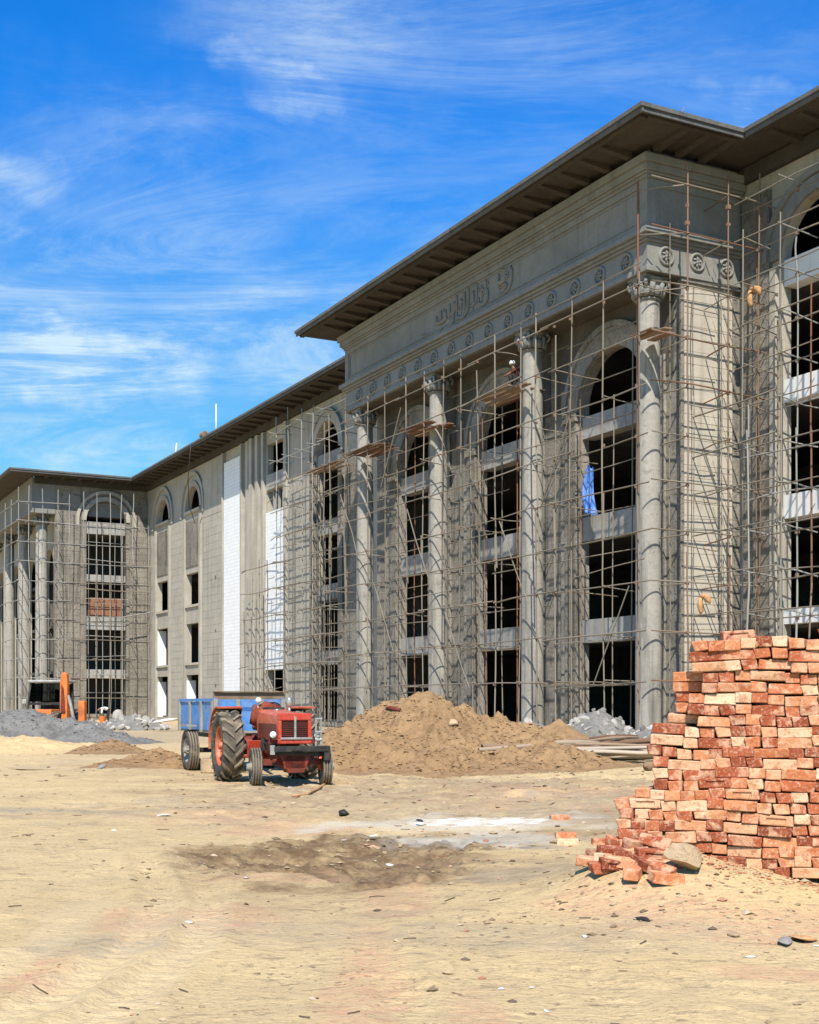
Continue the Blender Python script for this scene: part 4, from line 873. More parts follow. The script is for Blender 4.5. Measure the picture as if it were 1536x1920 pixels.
mkpart('grille_bar', M['chrome'], g_, lambda b: b.box(2.385, 2.44, -.02, .02, .93, 1.34), bevel=.006)
mkpart('grille_bar', M['chrome'], g_, lambda b: b.box(2.42, 2.45, -.29, .33, .905, .945), bevel=.006)
def lamp(y, z, r, x=2.40):
    o = mkpart('headlight', M['black'], tr, lambda b: b.lathe([(0, x - .16), (r * .7, x - .14), (r * 1.12, x - .02), (r * 1.12, x + .01), (r, x + .012)], 20, 'X', (0, y, z), False), sharp=35)
    mkpart('lamp_glass', M['glass'], o, lambda b: b.lathe([(r, x + .008), (r * .7, x + .03), (0, x + .04)], 20, 'X', (0, y, z), False), smooth=True)
lamp(-.43, 1.0, .066); lamp(.44, .98, .06)
mkpart('lamp_bracket', M['oxide'], tr, lambda b: (b.box(2.18, 2.30, -.47, -.31, .82, .90), b.box(2.18, 2.30, .31, .47, .82, .90), b.box(2.2, 2.26, -.46, -.42, .62, .95), b.box(2.2, 2.26, .42, .46, .62, .95)))
mkpart('front_guard', M['chrome'], tr, lambda b: (b.tube([(2.46, .40, .78), (2.47, .40, 1.32)], .022, 8), b.tube([(2.46, .50, .78), (2.47, .50, 1.30)], .022, 8), b.tube([(2.47, .38, 1.30), (2.47, .52, 1.30)], .02, 8), b.tube([(2.47, .38, 1.05), (2.47, .52, 1.05)], .02, 8), b.tube([(2.47, .38, .9), (2.47, .52, .9)], .03, 8)))
mkpart('bumper', M['black'], tr, lambda b: (b.box(2.40, 2.52, -.42, .64, .67, .78), b.box(2.30, 2.41, -.36, .5, .60, .72), b.box(2.52, 2.535, -.1, .12, .69, .76), b.box(2.36, 2.5, .56, .68, .5, .78)), bevel=.012)
mkpart('number_plate', M['chrome'], tr, lambda b: b.box(2.45, 2.47, -.50, -.41, .62, .80))
mkpart('axle_beam', M['oxide'], tr, lambda b: (b.box(2.0, 2.16, -.58, .58, .40, .52), b.box(1.85, 2.36, -.2, .22, .34, .60), b.prism([(2.36, -.30, .62), (2.36, .34, .62), (2.36, .2, .26), (2.36, -.12, .26)], (-.35, 0, 0))), bevel=.01)
for s in (-1, 1): mkpart('steering_arm', M['redlite'], tr, lambda b: (b.tube([(1.0, s * .42, .62), (1.55, s * .50, .56), (2.0, s * .6, .46)], [.05, .045, .04], 8), b.tube([(2.06, s * .6, .30), (2.06, s * .6, .56)], .05, 8)), smooth=True)
mkpart('engine_block', M['oxide'], tr, lambda b: (b.box(.7, 2.0, -.2, .2, .45, .9), b.box(.85, 1.7, -.3, -.2, .6, .86), b.box(.9, 1.6, .2, .28, .55, .84)), bevel=.02)
mkpart('engine_fittings', M['black'], tr, lambda b: (b.lathe([(.07, 0), (.075, .05), (.07, .24)], 14, 'Z', (1.15, -.30, .66)), b.tube([(1.0, -.3, .85), (1.4, -.33, .8), (1.8, -.28, .86)], .02, 6), b.box(1.5, 1.8, -.34, -.21, .66, .82), b.tube([(.9, .3, .8), (1.5, .32, .84)], .03, 6)))
mkpart('gearbox', M['oxide'], tr, lambda b: (b.box(-.25, .72, -.24, .24, .48, .95), b.lathe([(.17, -.62), (.2, -.3), (.24, 0), (.2, .3), (.17, .62)], 16, 'Y', (0, 0, .72))), bevel=.02)
mkpart('footboard', M['red'], tr, lambda b: (b.box(.45, .98, -.62, -.25, .50, .54), b.box(.45, .98, .25, .62, .50, .54), b.prism([(.98, -.62, .52), (.98, -.28, .52), (1.12, -.28, .86), (1.12, -.62, .86)], (.04, 0, 0))), bevel=.01)
def fender(s):
    def f(b):
        pts = [(.82 * math.cos(a), .72 + .82 * math.sin(a)) for a in [R(d) for d in range(78, 187, 9)]]
        for y0, y1, dz in ((.52, 1.04, .03),):
            for (xa, za), (xb, zb) in zip(pts[:-1], pts[1:]):
                b.add([(xa, s * y0, za), (xb, s * y0, zb), (xb, s * y1, zb), (xa, s * y1, za), (xa * .965, s * y0, .72 + (za - .72) * .965), (xb * .965, s * y0, .72 + (zb - .72) * .965), (xb * .965, s * y1, .72 + (zb - .72) * .965), (xa * .965, s * y1, .72 + (za - .72) * .965)], [(0, 1, 2, 3), (7, 6, 5, 4), (0, 3, 7, 4), (1, 5, 6, 2), (2, 6, 7, 3), (0, 4, 5, 1)])
        n = len(pts); b.add([(x, s * .53, z) for x, z in pts] + [(x, s * .515, z) for x, z in pts], [tuple(range(n)), tuple(range(2 * n - 1, n - 1, -1))])
    return f
for s in (-1, 1): mkpart('fender', M['redlite'], tr, fender(s))
mkpart('seat', plain('rust_brown_seat_cover', (.22, .055, .03), .85, 0, .4), tr, lambda b: (b.cbox((.05, 0, 1.10), (.46, .5, .12)), b.prism([(-.2, -.26, 1.14), (-.2, .26, 1.14), (-.3, .22, 1.58), (-.3, -.22, 1.58)], (.1, 0, 0))), bevel=.04)
st_ = mkpart('steering_column', M['black'], tr, lambda b: (b.tube([(.75, 0, 1.1), (.48, 0, 1.48)], .03, 8), b.box(.62, .76, -.22, .22, 1.15, 1.52)))
def sw(b):
    c = Vector((.47, 0, 1.5)); n_ = Vector((-.58, 0, .81)); e1 = Vector((0, 1, 0)); e2 = n_.cross(e1)
    P_ = [c + (e1 * math.cos(a) + e2 * math.sin(a)) * .2 for a in [i * math.pi / 12 for i in range(25)]]; b.tube(P_, .016, 6, False)
    for a in (0, 2.09, 4.19): b.tube([c, c + (e1 * math.cos(a) + e2 * math.sin(a)) * .2], .011, 5)
mkpart('steering_wheel', M['black'], st_, sw, smooth=True)
mkpart('dust_cover', plain('rusty_red_cloth', (.28, .06, .03), .95, 0, .5, .1, (.12, .08, .06), .6), tr, lambda b: b.tube([(.5, -.36, 1.16), (.55, -.30, 1.36), (.6, -.12, 1.52), (.56, .10, 1.45), (.5, .2, 1.28)], [.10, .15, .13, .14, .08], 8), smooth=True)
mkpart('exhaust_pipe', M['chrome'], tr, lambda b: (b.tube([(1.45, .14, 1.4), (1.45, .14, 1.52)], .028, 10), b.lathe([(.03, 0), (.055, .03), (.06, .16), (.04, .2), (0, .205)], 12, 'Z', (1.45, .14, 1.52))), smooth=True)
mkpart('filler_cap', M['chrome'], tr, lambda b: b.lathe([(.05, 0), (.05, .04), (0, .05)], 12, 'Z', (1.0, 0, 1.44)), smooth=True)
mkpart('work_lamp', M['glass'], tr, lambda b: (b.lathe([(0, .05), (.05, .04), (.065, 0), (.03, -.05)], 12, 'X', (.66, -.3, 1.66), False), b.tube([(.62, -.3, 1.45), (.62, -.3, 1.63)], .012, 5)), smooth=True)
mkpart('drawbar', M['black'], tr, lambda b: b.box(-.85, -.2, -.05, .05, .42, .48))

# ------------------------------------------------------------------ tipping trailer behind it (origin under its front edge)
TH = math.atan2(-.917, .40); tx, ty = -3.77, 30.35
tl = empty('trailer', (tx, ty, gz1(tx, ty)), TH, 'blue steel farm trailer with brown headboard standing behind the tractor', 'trailer')
TL, TW, Z0, Z1 = 3.35, .82, 1.0, 1.68
def sidewall(s):
    mkpart('side_panel', M['blue'], tl, lambda b: b.box(-TL, 0, s * TW - .015, s * TW + .015, Z0, Z1))
    for x in (-TL + .06, -TL * .66, -TL * .33, -.06): mkpart('side_post', M['greyst'], tl, lambda b: b.box(x - .05, x + .05, s * (TW + .018), s * (TW + .075), Z0 - .05, Z1 + .02))
    mkpart('top_rail', M['blue'], tl, lambda b: b.box(-TL, .02, s * TW - .05, s * TW + .055, Z1 + .005, Z1 + .075))
for s in (-1, 1): sidewall(s)
mkpart('front_panel', M['blue'], tl, lambda b: (b.box(-.03, 0, -TW + .02, TW - .02, Z0, 1.45), b.box(-.03, .02, -TW + .02, TW - .02, 1.55, Z1 + .05)))
for y in (-TW, -.28, .28, TW): mkpart('front_post', M['greyst'], tl, lambda b: b.box(.003, .07, y - .05, y + .05, Z0 - .06, Z1 + .06))
mkpart('headboard', M['board'], tl, lambda b: (b.box(-.1, -.05, -TW - .02, TW + .05, 1.70, 1.90), b.box(-.12, .03, -TW - .02, TW + .05, 1.905, 1.925)))
mkpart('tailgate', M['blue'], tl, lambda b: b.box(-TL - .03, -TL, -TW + .02, TW - .02, Z0, Z1))
mkpart('floor', M['greyst'], tl, lambda b: b.box(-TL, 0, -TW, TW, Z0 - .06, Z0 - .002))
mkpart('chassis', M['black'], tl, lambda b: (b.box(-TL + .1, -.05, -.42, -.32, .80, Z0 - .065), b.box(-TL + .1, -.05, .32, .42, .80, Z0 - .065), b.box(-1.75, -1.65, -.78, .78, .44, .56), b.box(-1.85, -1.55, -.44, -.3, .5, .82), b.box(-1.85, -1.55, .3, .44, .5, .82)))
mkpart('drawbar', M['black'], tl, lambda b: (b.tube([(-.3, -.38, .8), (1.6, -.03, .52)], .05, 6), b.tube([(-.3, .38, .8), (1.6, .03, .52)], .05, 6), b.tube([(1.5, 0, .52), (1.95, 0, .5)], .05, 6)))
mkpart('mudguard', M['greyst'], tl, lambda b: b.box(-2.0, -1.4, -TW - .32, -TW - .08, 1.08, 1.12))
for s in (-1, 1): wheel(tl, -1.7, s * .98, .50, .50, .28, .24, 0, M['greyst'], s)
for i in range(3): mkpart('cargo_mound', M['earth'], tl, lambda b: b.lathe([(.42, -.25), (.38, .1), (.22, .42), (0, .55)], 9, 'Z', (-.8 - i * .85, .1 * i - .1, 1.0)))

# ------------------------------------------------------------------ loader behind the gravel heap
lx, ly = -17.1, 61.5
ld = empty('wheel_loader', (lx, ly, 0), R(-100), 'pale cabbed loader with raised orange boom half hidden behind the gravel heap', 'loader')
M['orange'] = plain('orange_machine_paint', (.72, .20, .045), .55, 0, .3, .35, (.26, .09, .04), .75, 3)
M['cabw'] = plain('dusty_grey_cab', (.40, .38, .34), .6, 0, .25, .3, (.24, .2, .15), .6, 3)
kk = NT('cab_window_glass', .08, .5); kk.color((.10, .11, .11)); kk.b.inputs['Transmission Weight'].default_value = 1.0; kk.b.inputs['IOR'].default_value = 1.05; M['cabglass'] = kk.m
mkpart('chassis', M['orange'], ld, lambda b: (b.box(-1.6, 1.5, -.75, .75, .7, 1.35), b.box(.9, 1.9, -.5, .5, .8, 1.2)), bevel=.05)
def cab(b):
    for y in (-.82, .82):
        b.tube([(.65, y, 1.3), (.58, y * .97, 2.0), (.45, y * .9, 2.6)], .05, 6); b.tube([(-.75, y, 1.3), (-.75, y * .95, 2.6)], .05, 6)
    b.box(.55, .66, -.82, .82, 1.55, 1.68); b.box(-.76, -.68, -.8, .8, 1.35, 1.75)
cb = mkpart('cab_frame', M['black'], ld, cab)
mkpart('cab_roof', M['cabw'], ld, lambda b: b.box(-.9, .62, -.88, .88, 2.6, 2.74), bevel=.06)
mkpart('windscreen', M['cabglass'], ld, lambda b: b.prism([(.62, -.76, 1.7), (.62, .76, 1.7), (.46, .72, 2.58), (.46, -.72, 2.58)], (.012, 0, 0)))
mkpart('rear_panel', M['black'], ld, lambda b: b.box(-.74, -.73, .1, .74, 1.78, 2.56))
mkpart('side_window', M['cabglass'], ld, lambda b: b.box(-.7, .5, -.80, -.79, 1.7, 2.55))
mkpart('seat', M['black'], ld, lambda b: (b.box(-.5, 0, .0, .5, 1.3, 1.75), b.box(-.55, -.4, .02, .48, 1.75, 2.3)), bevel=.05)
mkpart('steering_wheel', M['chrome'], ld, lambda b: b.tube([(.2 + .03 * math.cos(i * .5236), .25 + .19 * math.cos(i * .5236), 1.98 + .17 * math.sin(i * .5236)) for i in range(13)], .025, 6, False))
mkpart('boom', M['orange'], ld, lambda b: (b.prism([(.85, 1.02, .8), (.85, 1.36, .8), (.85, 1.38, 2.5), (.85, 1.34, 3.0), (.85, 1.24, 3.08), (.85, 1.08, 3.05), (.85, 1.0, 2.6)], (.28, 0, 0))), bevel=.04)
mkpart('boom_joint', M['oxide'], ld, lambda b: b.prism([(1.14, 1.08, 1.2), (1.14, 1.3, 1.2), (1.14, 1.22, 2.3), (1.14, 1.12, 2.5)], (.05, 0, 0)))
mkpart('hydraulic_cylinder', M['cabw'], ld, lambda b: b.tube([(1.0, 1.62, .95), (1.0, 1.5, 1.55), (1.0, 1.36, 2.0)], .075, 10))
mkpart('bucket_arm', M['orange'], ld, lambda b: b.box(1.0, 1.35, 2.0, 2.32, .7, 1.75), bevel=.06)
mkpart('side_mirror', M['cabw'], ld, lambda b: b.cbox((.6, -1.02, 1.72), (.06, .2, .22)), bevel=.02)
for x, s in ((-1.0, -1), (-1.0, 1), (1.2, -1), (1.2, 1)): wheel(ld, x, s * .9, .62, .62, .33, .4, 14, M['orange'], s)
# ------------------------------------------------------------------ brick stack
k = NT('sun_dried_and_fired_brick', .92, .15)
rnd = k.math('FRACT', k.math('ADD', k.objrand(), k.island()))
base = k.ramp(rnd, [(0.0, (.22, .052, .022)), (.22, (.36, .085, .035)), (.45, (.47, .14, .056)), (.66, (.55, .21, .09)), (.85, (.64, .34, .18)), (1.0, (.72, .49, .31))])
vv_ = k.vec
off_ = k.n('ShaderNodeVectorMath', operation='ADD'); k.l(k.vec, off_.inputs[0]); cx_ = k.n('ShaderNodeCombineXYZ'); k.l(k.math('MULTIPLY', rnd, 57.0), cx_.inputs[0]); k.l(k.math('MULTIPLY', rnd, 31.0), cx_.inputs[2]); k.l(cx_.outputs[0], off_.inputs[1]); k.vec = off_.outputs[0]
big_ = k.noise(7, 4, .6, .5); c_ = k.mix(k.rng(big_, .50, .58, 0, .55), base, (.72, .46, .28)); c_ = k.mix(k.rng(k.noise(13, 5, .65, .3), .54, .62, 0, .6), c_, (.36, .10, .045))
c_ = k.mix(k.rng(k.noise(45, 5, .75), .52, .70, 0, .6), c_, (.78, .60, .42)); c_ = k.mix(k.rng(k.noise(30, 3, .7), .60, .68, 0, .55), c_, (.20, .075, .04)); k.color(c_); k.bump(k.math('ADD', k.noise(35, 6, .7), k.noise(8, 3)), .6, .012); M['brick'] = k.m
BL, BW, BH = .252, .118, .0795; PIT = .0838
def brick_mesh(w, d, frog, chip):
    b = MB(); e = .006; h = BH
    g = lambda sx, sy, sz: (sx * w / 2, sy * d / 2, sz * h / 2)
    # chamfered box (24 corner points), optional recessed frog in the front face
    c = []
    for sx in (-1, 1):
        for sy in (-1, 1):
            for sz in (-1, 1):
                j = [random.uniform(-chip, chip) for _ in range(3)]
                x_, y_, z_ = g(sx, sy, sz); x_ += j[0]; y_ += j[1]; z_ += j[2] * .5
                c += [(x_, y_ - sy * e, z_ - sz * e), (x_ - sx * e, y_, z_ - sz * e), (x_ - sx * e, y_ - sy * e, z_)]
    I = lambda sx, sy, sz, a: ((sx > 0) * 4 + (sy > 0) * 2 + (sz > 0)) * 3 + a
    fs = []
    for sx in (-1, 1): fs.append(tuple(I(sx, a, b_, 0) for a, b_ in ((-1, -1), (1, -1), (1, 1), (-1, 1))))
    for sy in (-1, 1):
        if sy < 0 and frog: continue
        fs.append(tuple(I(a, sy, b_, 1) for a, b_ in ((-1, -1), (1, -1), (1, 1), (-1, 1))))
    for sz in (-1, 1): fs.append(tuple(I(a, b_, sz, 2) for a, b_ in ((-1, -1), (1, -1), (1, 1), (-1, 1))))
    for a in (-1, 1):
        for b_ in (-1, 1):
            fs += [(I(a, b_, -1, 0), I(a, b_, 1, 0), I(a, b_, 1, 1), I(a, b_, -1, 1)), (I(a, -1, b_, 0), I(a, 1, b_, 0), I(a, 1, b_, 2), I(a, -1, b_, 2)), (I(-1, a, b_, 1), I(1, a, b_, 1), I(1, a, b_, 2), I(-1, a, b_, 2))]
            for q in (-1, 1): 
                if (a, b_) == (a, b_): pass
    for a in (-1, 1):
        for b_ in (-1, 1):
            for q in (-1, 1): fs.append((I(a, b_, q, 0), I(a, b_, q, 1), I(a, b_, q, 2)))
    if frog:
        o4 = [I(-1, -1, -1, 1), I(1, -1, -1, 1), I(1, -1, 1, 1), I(-1, -1, 1, 1)]; n0 = len(c); fx, fz = w * .30, h * .26
        c += [(-fx, -d / 2, -fz), (fx, -d / 2, -fz), (fx, -d / 2, fz), (-fx, -d / 2, fz), (-fx * .9, -d / 2 + .012, -fz * .8), (fx * .9, -d / 2 + .012, -fz * .8), (fx * .9, -d / 2 + .012, fz * .8), (-fx * .9, -d / 2 + .012, fz * .8)]
        for i in range(4): j = (i + 1) % 4; fs += [(o4[i], o4[j], n0 + j, n0 + i), (n0 + i, n0 + j, n0 + 4 + j, n0 + 4 + i)]
        fs.append((n0 + 4, n0 + 5, n0 + 6, n0 + 7))
    return c, fs
def bmesh_of(w, d, frog, chip):
    b = MB(); b.add(*brick_mesh(w, d, frog, chip)); return b.mesh('brick', M['brick'])
STRET = [bmesh_of(BL, BW, f, c) for f, c in ((0, .005), (0, .008), (0, .012), (0, .010), (0, .007), (0, .011), (1, .006), (0, .014))]
HEAD = [bmesh_of(BW, BL, f, c) for f, c in ((0, .005), (0, .008), (0, .012), (0, .010), (0, .014))]
SYAW = math.atan2(-.40, .917); SP = Vector((2.608, 10.0, 0))
stack = empty('brick_stack', (SP.x, SP.y, .28), SYAW, 'tall uneven stack of red and cream fired bricks at the right edge', 'brick stack')
LEFT = [-.41, -.43, -.43, -.60, -.59, -.58, -.58, -.66, -.74, -.76, -.77, -.75, -.74, -.72, -.88, -1.03, -1.02, -1.03, -1.0, -1.0, -1.0, -1.0, -1.0]
NR = 22; ZB0 = -.02; cnt = 0; rest = MB()
def ebrick(w, d, x_, y_, z_, rz, tilt):
    vs_, fs = brick_mesh(w, d, 0, .005); mt = Matrix.Translation((x_, y_, z_)) @ Euler((tilt[0], tilt[1], rz)).to_matrix().to_4x4(); rest.add([mt @ Vector(p) for p in vs_], fs)
def addbrick(kind, x_, y_, z_, rz=0, tilt=(0, 0)):
    global cnt
    me = random.choice(STRET if kind == 's' else HEAD); o = put('brick', me, stack); o.location = (x_, y_, z_); o.rotation_euler = (tilt[0], tilt[1], rz); cnt += 1
for r in range(NR):
    z = ZB0 + (NR - 1 - r) * PIT + BH / 2; left = LEFT[r]; s = left + random.uniform(-.02, .02); wv = random.uniform(0, 6)
    depth0 = .0
    while s < 1.25:
        kd = 's' if random.random() < .3 else 'h'; w = BL if kd == 's' else BW; c = s + w / 2
        setb = 0.0
        if 3 <= r <= 7 and c < -.42: setb = .13
        if r <= 2 and c > .02: setb = -.05 * math.sin((c - .02) * 3)
        bulge = .03 * math.sin(c * 3.1 + r * .35) + random.uniform(-.012, .012) - .02 * (r > 12)
        zz = z + .011 * math.sin(c * 4 + r * .5 + 1.0) + .012 * math.sin(c * 9 + r * .21) + random.uniform(-.002, .002)
        tl_ = (random.uniform(-.02, .02), .04 * math.cos(c * 4 + r * .5 + 1) * -1 + random.uniform(-.02, .02)); yaw = random.uniform(-.06, .06)
        d = BW if kd == 's' else BL
        if c < .66 and cnt < 285: addbrick(kd, c, setb + bulge + d / 2, zz, yaw, tl_)
        else: ebrick(w, d, c, setb + bulge + d / 2, zz, yaw, tl_)
        if kd == 's': ebrick(w, BW, c, setb + bulge + BW * 1.55, zz, yaw * .5, tl_)
        s += w + random.uniform(.0, .006)
    for lay in range(3):
        s = left + .02 + lay * .05 + random.uniform(-.04, .04)
        while s < 1.25: 
            ebrick(BL, BW, s + BL / 2, .30 + lay * .25 + .06, z, random.uniform(-.05, .05), (0, 0)); ebrick(BL, BW, s + BL / 2, .30 + lay * .25 + .185, z, random.uniform(-.05, .05), (0, 0)); s += BL + .008
tag(rest.build('bricks_behind', M['brick'], stack), kind='stuff')
ztop = ZB0 + NR * PIT
for x_, y_, rz in ((-.10, .2, .35), (.62, .3, 1.1)): addbrick('s', x_, y_, ztop + BH / 2 - .005, rz, (random.uniform(-.06, .06), random.uniform(-.08, .08)))
# loose bricks tumbled at its foot
def top_brick(px_, py_, label, z=.0, rz=0, tilt=(0, 0), lift=.03, group=None, half=False):
    gx, gy = gnd(px_, py_, z)
    for _ in range(4): gx, gy = gnd(px_, py_, gz1(gx, gy))
    o = put('loose_brick', random.choice(HEAD if half else STRET), None); o.location = (gx, gy, gz1(gx, gy) + lift); o.rotation_euler = (tilt[0], tilt[1], rz); return tag(o, label, 'brick', group)
G = 'bricks tumbled at the foot of the stack'; GL = 'loose brick among those tumbled beside the boulder at the stack foot'
def hit(px_, py_, lift):                                  # first place where the sight line comes down to the heap
    D = 7.5
    while D < 60:
        X_ = (px_ - 768) / 2423 * D; g_ = gz1(X_, D) + lift
        if EYE - (py_ - 1320) / 2423 * D <= g_: return X_, D, g_
        D += .04
def foot_brick(px_, py_, D, rz, ti, half=False):
    X_, D, zz_ = hit(px_, py_, .035); D = min(D, 10.9); X_ = (px_ - 768) / 2423 * D; zz_ = gz1(X_, D) + .035
    o = put('loose_brick', random.choice(HEAD if half else STRET), None); o.location = (X_, D, zz_); o.rotation_euler = (ti[0], ti[1], rz); return tag(o, GL, 'brick', G)
for px_, py_, D, rz, ti in ((1150, 1600, 10.25, .4, (.1, .1)), (1185, 1604, 10.15, -.3, (.1, -.1)), (1222, 1604, 10.05, .2, (.1, .1)), (1165, 1618, 9.9, -.5, (.1, .1)), (1205, 1622, 9.85, .35, (.15, .2)), (1236, 1630, 9.75, -.8, (.2, .25)), (1140, 1610, 10.0, .9, (.05, .1)),
                            (1165, 1583, 10.25, -.2, (.1, .15)), (1198, 1584, 10.2, .5, (.2, .1)), (1228, 1586, 10.1, -.5, (.6, .2)), (1182, 1564, 10.25, .15, (.1, .2)), (1212, 1566, 10.2, -.7, (.3, .4)), (1232, 1568, 10.12, 1.0, (.2, .8)), (1200, 1549, 10.3, .3, (.2, .15)), (1140, 1588, 10.4, -.3, (.05, .05)), (1222, 1545, 10.3, -.2, (.1, .3)), (1180, 1606, 9.9, 1.2, (.1, 0)), (1125, 1604, 10.3, .6, (.1, .1)), (1112, 1618, 10.0, -.2, (.0, .1)), (1135, 1628, 9.7, .3, (.1, 0)), (1190, 1636, 9.55, -.4, (.1, .1)), (1250, 1648, 9.4, .2, (.1, .15)), (1155, 1622, 9.8, .1, (.1, .1))):
    foot_brick(px_, py_, D, rz, ti, random.random() < .25)
top_brick(1050, 1536, 'dark red brick lying alone at the right end of the white lime patch', rz=.1, tilt=(.05, 0)); top_brick(1060, 1570, 'pale brick lying just above a red one near the wet patch', rz=.05); top_brick(1064, 1584, 'red brick lying just below a pale one near the wet patch', rz=-.05); top_brick(1130, 1583, 'dull brown brick nearest left of the tumbled bricks', rz=.1)

# ------------------------------------------------------------------ stones
import bmesh as _bm
def rock_mesh(seed, mat, flat=.75, sub=2):
    bm = _bm.new(); _bm.ops.create_icosphere(bm, subdivisions=sub, radius=1.0); rr = random.Random(seed); planes = [(Vector((rr.gauss(0, 1), rr.gauss(0, 1), rr.gauss(0, 1))).normalized(), rr.uniform(.42, .78)) for _ in range(11)]
    for v in bm.verts:
        for n_, d in planes:
            t = v.co.dot(n_)
            if t > d: v.co -= n_ * (t - d)
        v.co *= 1 + .06 * rr.uniform(-1, 1); v.co.z *= flat
    me = bpy.data.meshes.new('stone'); bm.to_mesh(me); bm.free(); me.materials.append(mat); return me
def stone_mat(name, stops):
    k = NT(name, .93, .15); f = k.math('ADD', k.math('MULTIPLY', k.objrand(), .6), k.math('MULTIPLY', k.noise(2.5, 6, .7), .5)); k.color(k.ramp(f, stops)); k.bump(k.noise(6, 6, .7), .6, .1); return k.m
M['stone'] = stone_mat('broken_concrete', [(.2, (.20, .185, .16)), (.5, (.36, .33, .285)), (.85, (.52, .48, .42))])
M['sandstone'] = stone_mat('pale_stone', [(.2, (.40, .28, .16)), (.5, (.52, .375, .225)), (.85, (.60, .46, .29))])
ROCKS = [rock_mesh(i, M['stone']) for i in range(7)]
bx, by, bz = hit(1290, 1614, .07); bo = put('boulder', rock_mesh(33, M['sandstone'], .8, 3)); bo.location = (bx, by, bz); bo.scale = (.25, .18, .135); bo.rotation_euler = (.1, .3, .4)
for pl in bo.data.polygons: pl.use_smooth = False
tag(bo, 'rounded pale boulder lying against the foot of the brick stack', 'boulder')
def rubble(name, label, cx, cy, rx, ry, h, n, s0, s1, mats=None):
    e = empty(name, (cx, cy, 0), random.uniform(0, 6), label, 'rubble heap')
    pl = MB(); prof = [(1.0, -.15), (.8, h * .3), (.5, h * .62), (.2, h * .85), (0, h * .9)]
    b = MB(); b.M = Matrix.Diagonal((rx * .95, ry * .95, 1, 1)); b.lathe(prof, 18); o = b.build('rubble_core', M['gravel'], e); o.rotation_euler = (0, 0, -e.rotation_euler.z)
    for i in range(n):
        a = random.uniform(0, 6.283); q = math.sqrt(random.random()); zz = h * max(0, 1 - q) ** .9
        o = put('stone', random.choice(ROCKS), e); v = Vector((rx * q * math.cos(a), ry * q * math.sin(a), zz + gz1(cx, cy) - .03)); v.rotate(Euler((0, 0, -e.rotation_euler.z))); o.location = v
        s = random.uniform(s0, s1) * (1.25 if random.random() < .15 else 1); o.scale = (s * random.uniform(.8, 1.4), s * random.uniform(.8, 1.2), s * random.uniform(.6, 1)); o.rotation_euler = (random.uniform(0, 6), random.uniform(0, 6), random.uniform(0, 6))
rubble('rubble_heap', 'grey heap of broken concrete lumps under the nearest tall bay', 6.9, 47.6, 1.9, 1.6, 1.5, 190, .09, .24)
rubble('rubble_heap', 'low grey rubble spread at the foot of the nearest round column', 8.9, 47.4, 1.9, 1.6, .75, 80, .08, .2)
rubble('rubble_heap', 'grey rubble bank between the earth heap and the second bay', 4.6, 49.5, 2.0, 1.6, 1.0, 110, .09, .24)
rubble('rubble_heap', 'pale rubble heap before the far inner corner of the wings', -17.6, 82, 2.6, 1.6, 1.0, 70, .12, .34)
rubble('rubble_heap', 'low debris heap beside the bending worker', -20.8, 82, 2.0, 1.3, .7, 50, .1, .28)

# ------------------------------------------------------------------ poles and sticks lying on the ground
pp = empty('pole_pile', (4.6, 36.2, 0), 0, 'pile of long weathered scaffold poles lying on the ground behind the brick stack', 'pole pile')
M['lumber'] = metal_pole('weathered_bamboo_and_timber', [(0.0, (.16, .085, .045)), (.3, (.30, .20, .125)), (.6, (.44, .36, .26)), (1.0, (.54, .47, .36))], .85)
LP = [unit_pole(b_, p_, 8).mesh('timber_pole', M['lumber'], True) for b_, p_ in ((.4, 0), (1.2, 2), (2.0, 4))]
def lie(p, q, r, par, nm='pole'):
    a, b = Vector(p) - par.location, Vector(q) - par.location; d = b - a; o = put(nm, random.choice(LP), par); o.location = a; o.rotation_mode = 'QUATERNION'; o.rotation_quaternion = d.to_track_quat('Z', 'Y'); o.scale = (r, r, d.length)
g0 = lambda x_, y_: gz1(x_, y_)
for i in range(5):
    x0, y0 = 1.9 + rj(.15), 33.0 + i * .12 + rj(.1); x1, y1 = 5.2 + rj(.3), 35.4 + i * .14; lie((x0, y0, .28 + .11 * (i % 3)), (x1, y1, .42 + .1 * (i % 3)), random.uniform(.05, .075), pp)
for i in range(46):
    t = random.random(); x0, y0 = 3.9 + rj(.6), 34.0 + t * 1.6; x1, y1 = 8.6 + rj(2.0), 37.4 + t * 2.2 + rj(1.0); z0 = .16 + .42 * random.random() * (1 - abs(t - .5)); lie((x0, y0, z0), (x1, y1, z0 + rj(.1) + .06), random.uniform(.028, .065), pp)
st2 = empty('log', (6.6, 31.2, 0), 0, 'short pale log lying in front of the pole pile beside the stack', 'log'); lie((5.6, 30.6, .12), (7.5, 31.8, .16), .11, st2, 'trunk'); lie((6.3, 30.5, .1), (7.2, 30.4, .12), .08, st2, 'stub')

